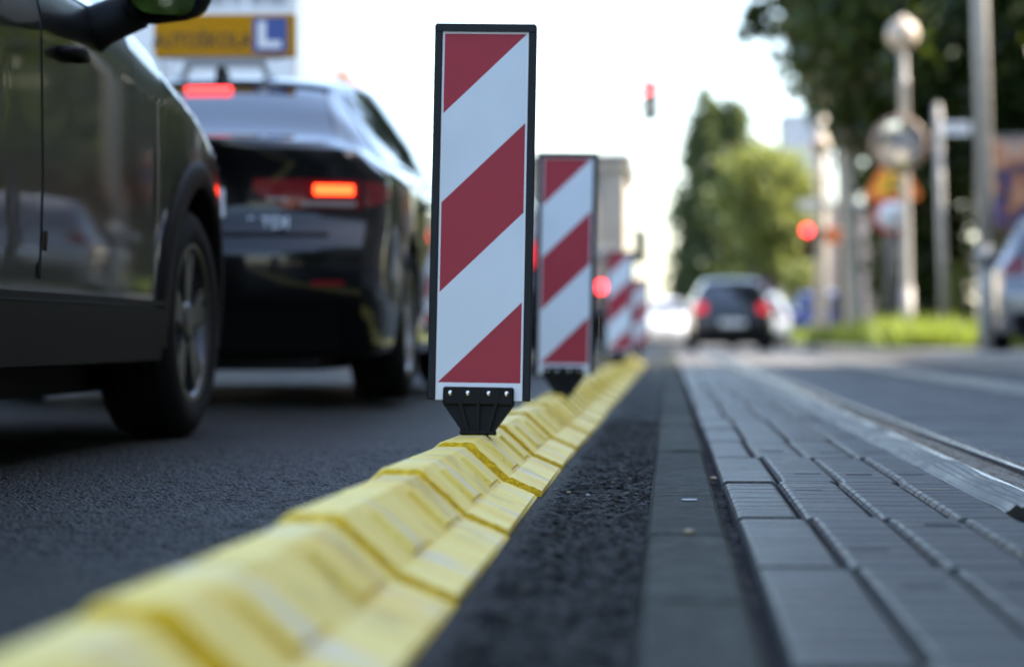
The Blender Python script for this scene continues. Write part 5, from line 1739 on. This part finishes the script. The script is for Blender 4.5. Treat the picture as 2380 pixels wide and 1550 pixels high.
# grass on the verge
rg = np.random.default_rng(5)
ng = 34000
gy = 33.5 + rg.random(ng) ** 1.3 * 42
gx = 3.32 + rg.random(ng) ** 1.5 * 5.5
hh = (0.1 + 0.34 * rg.random(ng)) * (0.6 + 0.9 * (0.5 + 0.5 * np.sin(gx * 2.1 + gy * 0.7) * np.sin(gy * 0.53 + 1)))
an = rg.uniform(0, pi, ng); wd = 0.02 + 0.02 * rg.random(ng)
tx_, ty_ = rg.normal(0, 0.35, ng) * hh, rg.normal(0, 0.35, ng) * hh
z0 = np.full(ng, 0.12)
V = np.stack([np.stack([gx - wd * np.cos(an), gy - wd * np.sin(an), z0], -1), np.stack([gx + wd * np.cos(an), gy + wd * np.sin(an), z0], -1),
              np.stack([gx + tx_, gy + ty_, z0 + hh], -1)], 1).reshape(-1, 3)
me = bpy.data.meshes.new('grass'); me.from_pydata(V.tolist(), [], np.arange(ng * 3).reshape(-1, 3).tolist()); me.materials.append(M['grass']); me.update()
go = bpy.data.objects.new('grass', me); col.objects.link(go)
tag(go, 'uneven green grass along the right hand verge', 'grass', kind='stuff')


# ------------------------------------------------------------------ buildings
def building(name, label, x0, x1, y0, y1, h, wm, roof='eaves', nfl=2, face='-x', pitch=3.0, z=-0.02, ov=0.7):
    root = empty(name, label, 'building', ((x0 + x1) / 2, (y0 + y1) / 2, z))
    w, d = x1 - x0, y1 - y0
    b = MB(); b.box((0, 0, h / 2), (w, d, h)); b.build('wall', wm, root)
    if roof == 'eaves':
        r = MB()
        r.prism([(-w / 2 - ov, h + 0.005), (w / 2 + ov, h + 0.005), (w / 2 + ov, h + 0.2), (0, h + 2.6), (-w / 2 - ov, h + 0.2)], -d / 2 - ov, d / 2 + ov)
        r.build('roof', M['roof_tile'], root)
        e = MB()
        for sx in (-1, 1): e.box((sx * (w / 2 + ov / 2 + 0.003), 0, h - 0.17), (ov, d + 2 * ov, 0.34))
        e.build('eaves', M['eaves'], root)
    else:
        r = MB(); r.box((0, 0, h + 0.25), (w + 0.3, d + 0.3, 0.48), bev=0.05); r.build('roof', M['grey_wall'], root)
    sx = 1 if face == '+x' else -1
    fh = h / nfl
    n = max(1, int(d // pitch))
    cnt = 0
    for f in range(nfl):
        for k in range(n):
            if cnt >= 60: break
            yy = -d / 2 + d * (k + 0.5) / n; zz_ = f * fh + fh * 0.55
            wnd = MB()
            X = sx * (w / 2 + 0.03)
            for (cy, cz, dy, dz) in ((0, fh * 0.24, 1.2, 0.08), (0, -fh * 0.24, 1.2, 0.08), (-0.56, 0, 0.08, fh * 0.48 - 0.09), (0.56, 0, 0.08, fh * 0.48 - 0.09), (0, 0, 0.05, fh * 0.48 - 0.09)):
                wnd.box((X, yy + cy, zz_ + cz), (0.1, dy, dz))
            fo = wnd.build('window', M['sash'], root)
            g = MB(); g.box((X - sx * 0.012, yy, zz_), (0.05, 1.1, fh * 0.48 - 0.08)); g.build('pane', M['pane'], fo)
            cnt += 1
    return root


building('house', 'cream sunlit house with brown overhanging eaves behind the traffic queue', -22, -10.2, 40, 78, 8.0, M['cream_wall'], nfl=2, face='+x', pitch=3.8)
building('row_house', 'long pinkish house row in the distance right of the poplar', 8.6, 22, 190, 420, 10.4, M['pink_wall'], roof='flat', nfl=3, pitch=12)
building('tower_block', 'pale grey tower block far off behind the street trees', 14.0, 20, 300, 314, 27.5, M['grey_wall'], roof='flat', nfl=8, pitch=3.5)
building('tower_block', 'lower grey block adjoining the far tower block, on its left', 11.2, 13.9, 301, 313, 22.5, M['grey_wall'], roof='flat', nfl=7, pitch=3.5)
building('apartment_house', 'unseen tall brown apartment house on the right, placed to shade the near street', 11.5, 24, -14, 27.6, 16.5, M['brick_wall'], roof='flat', nfl=5, pitch=3.4, z=0.14)  # out of view; placed and sized to keep the near street in shade
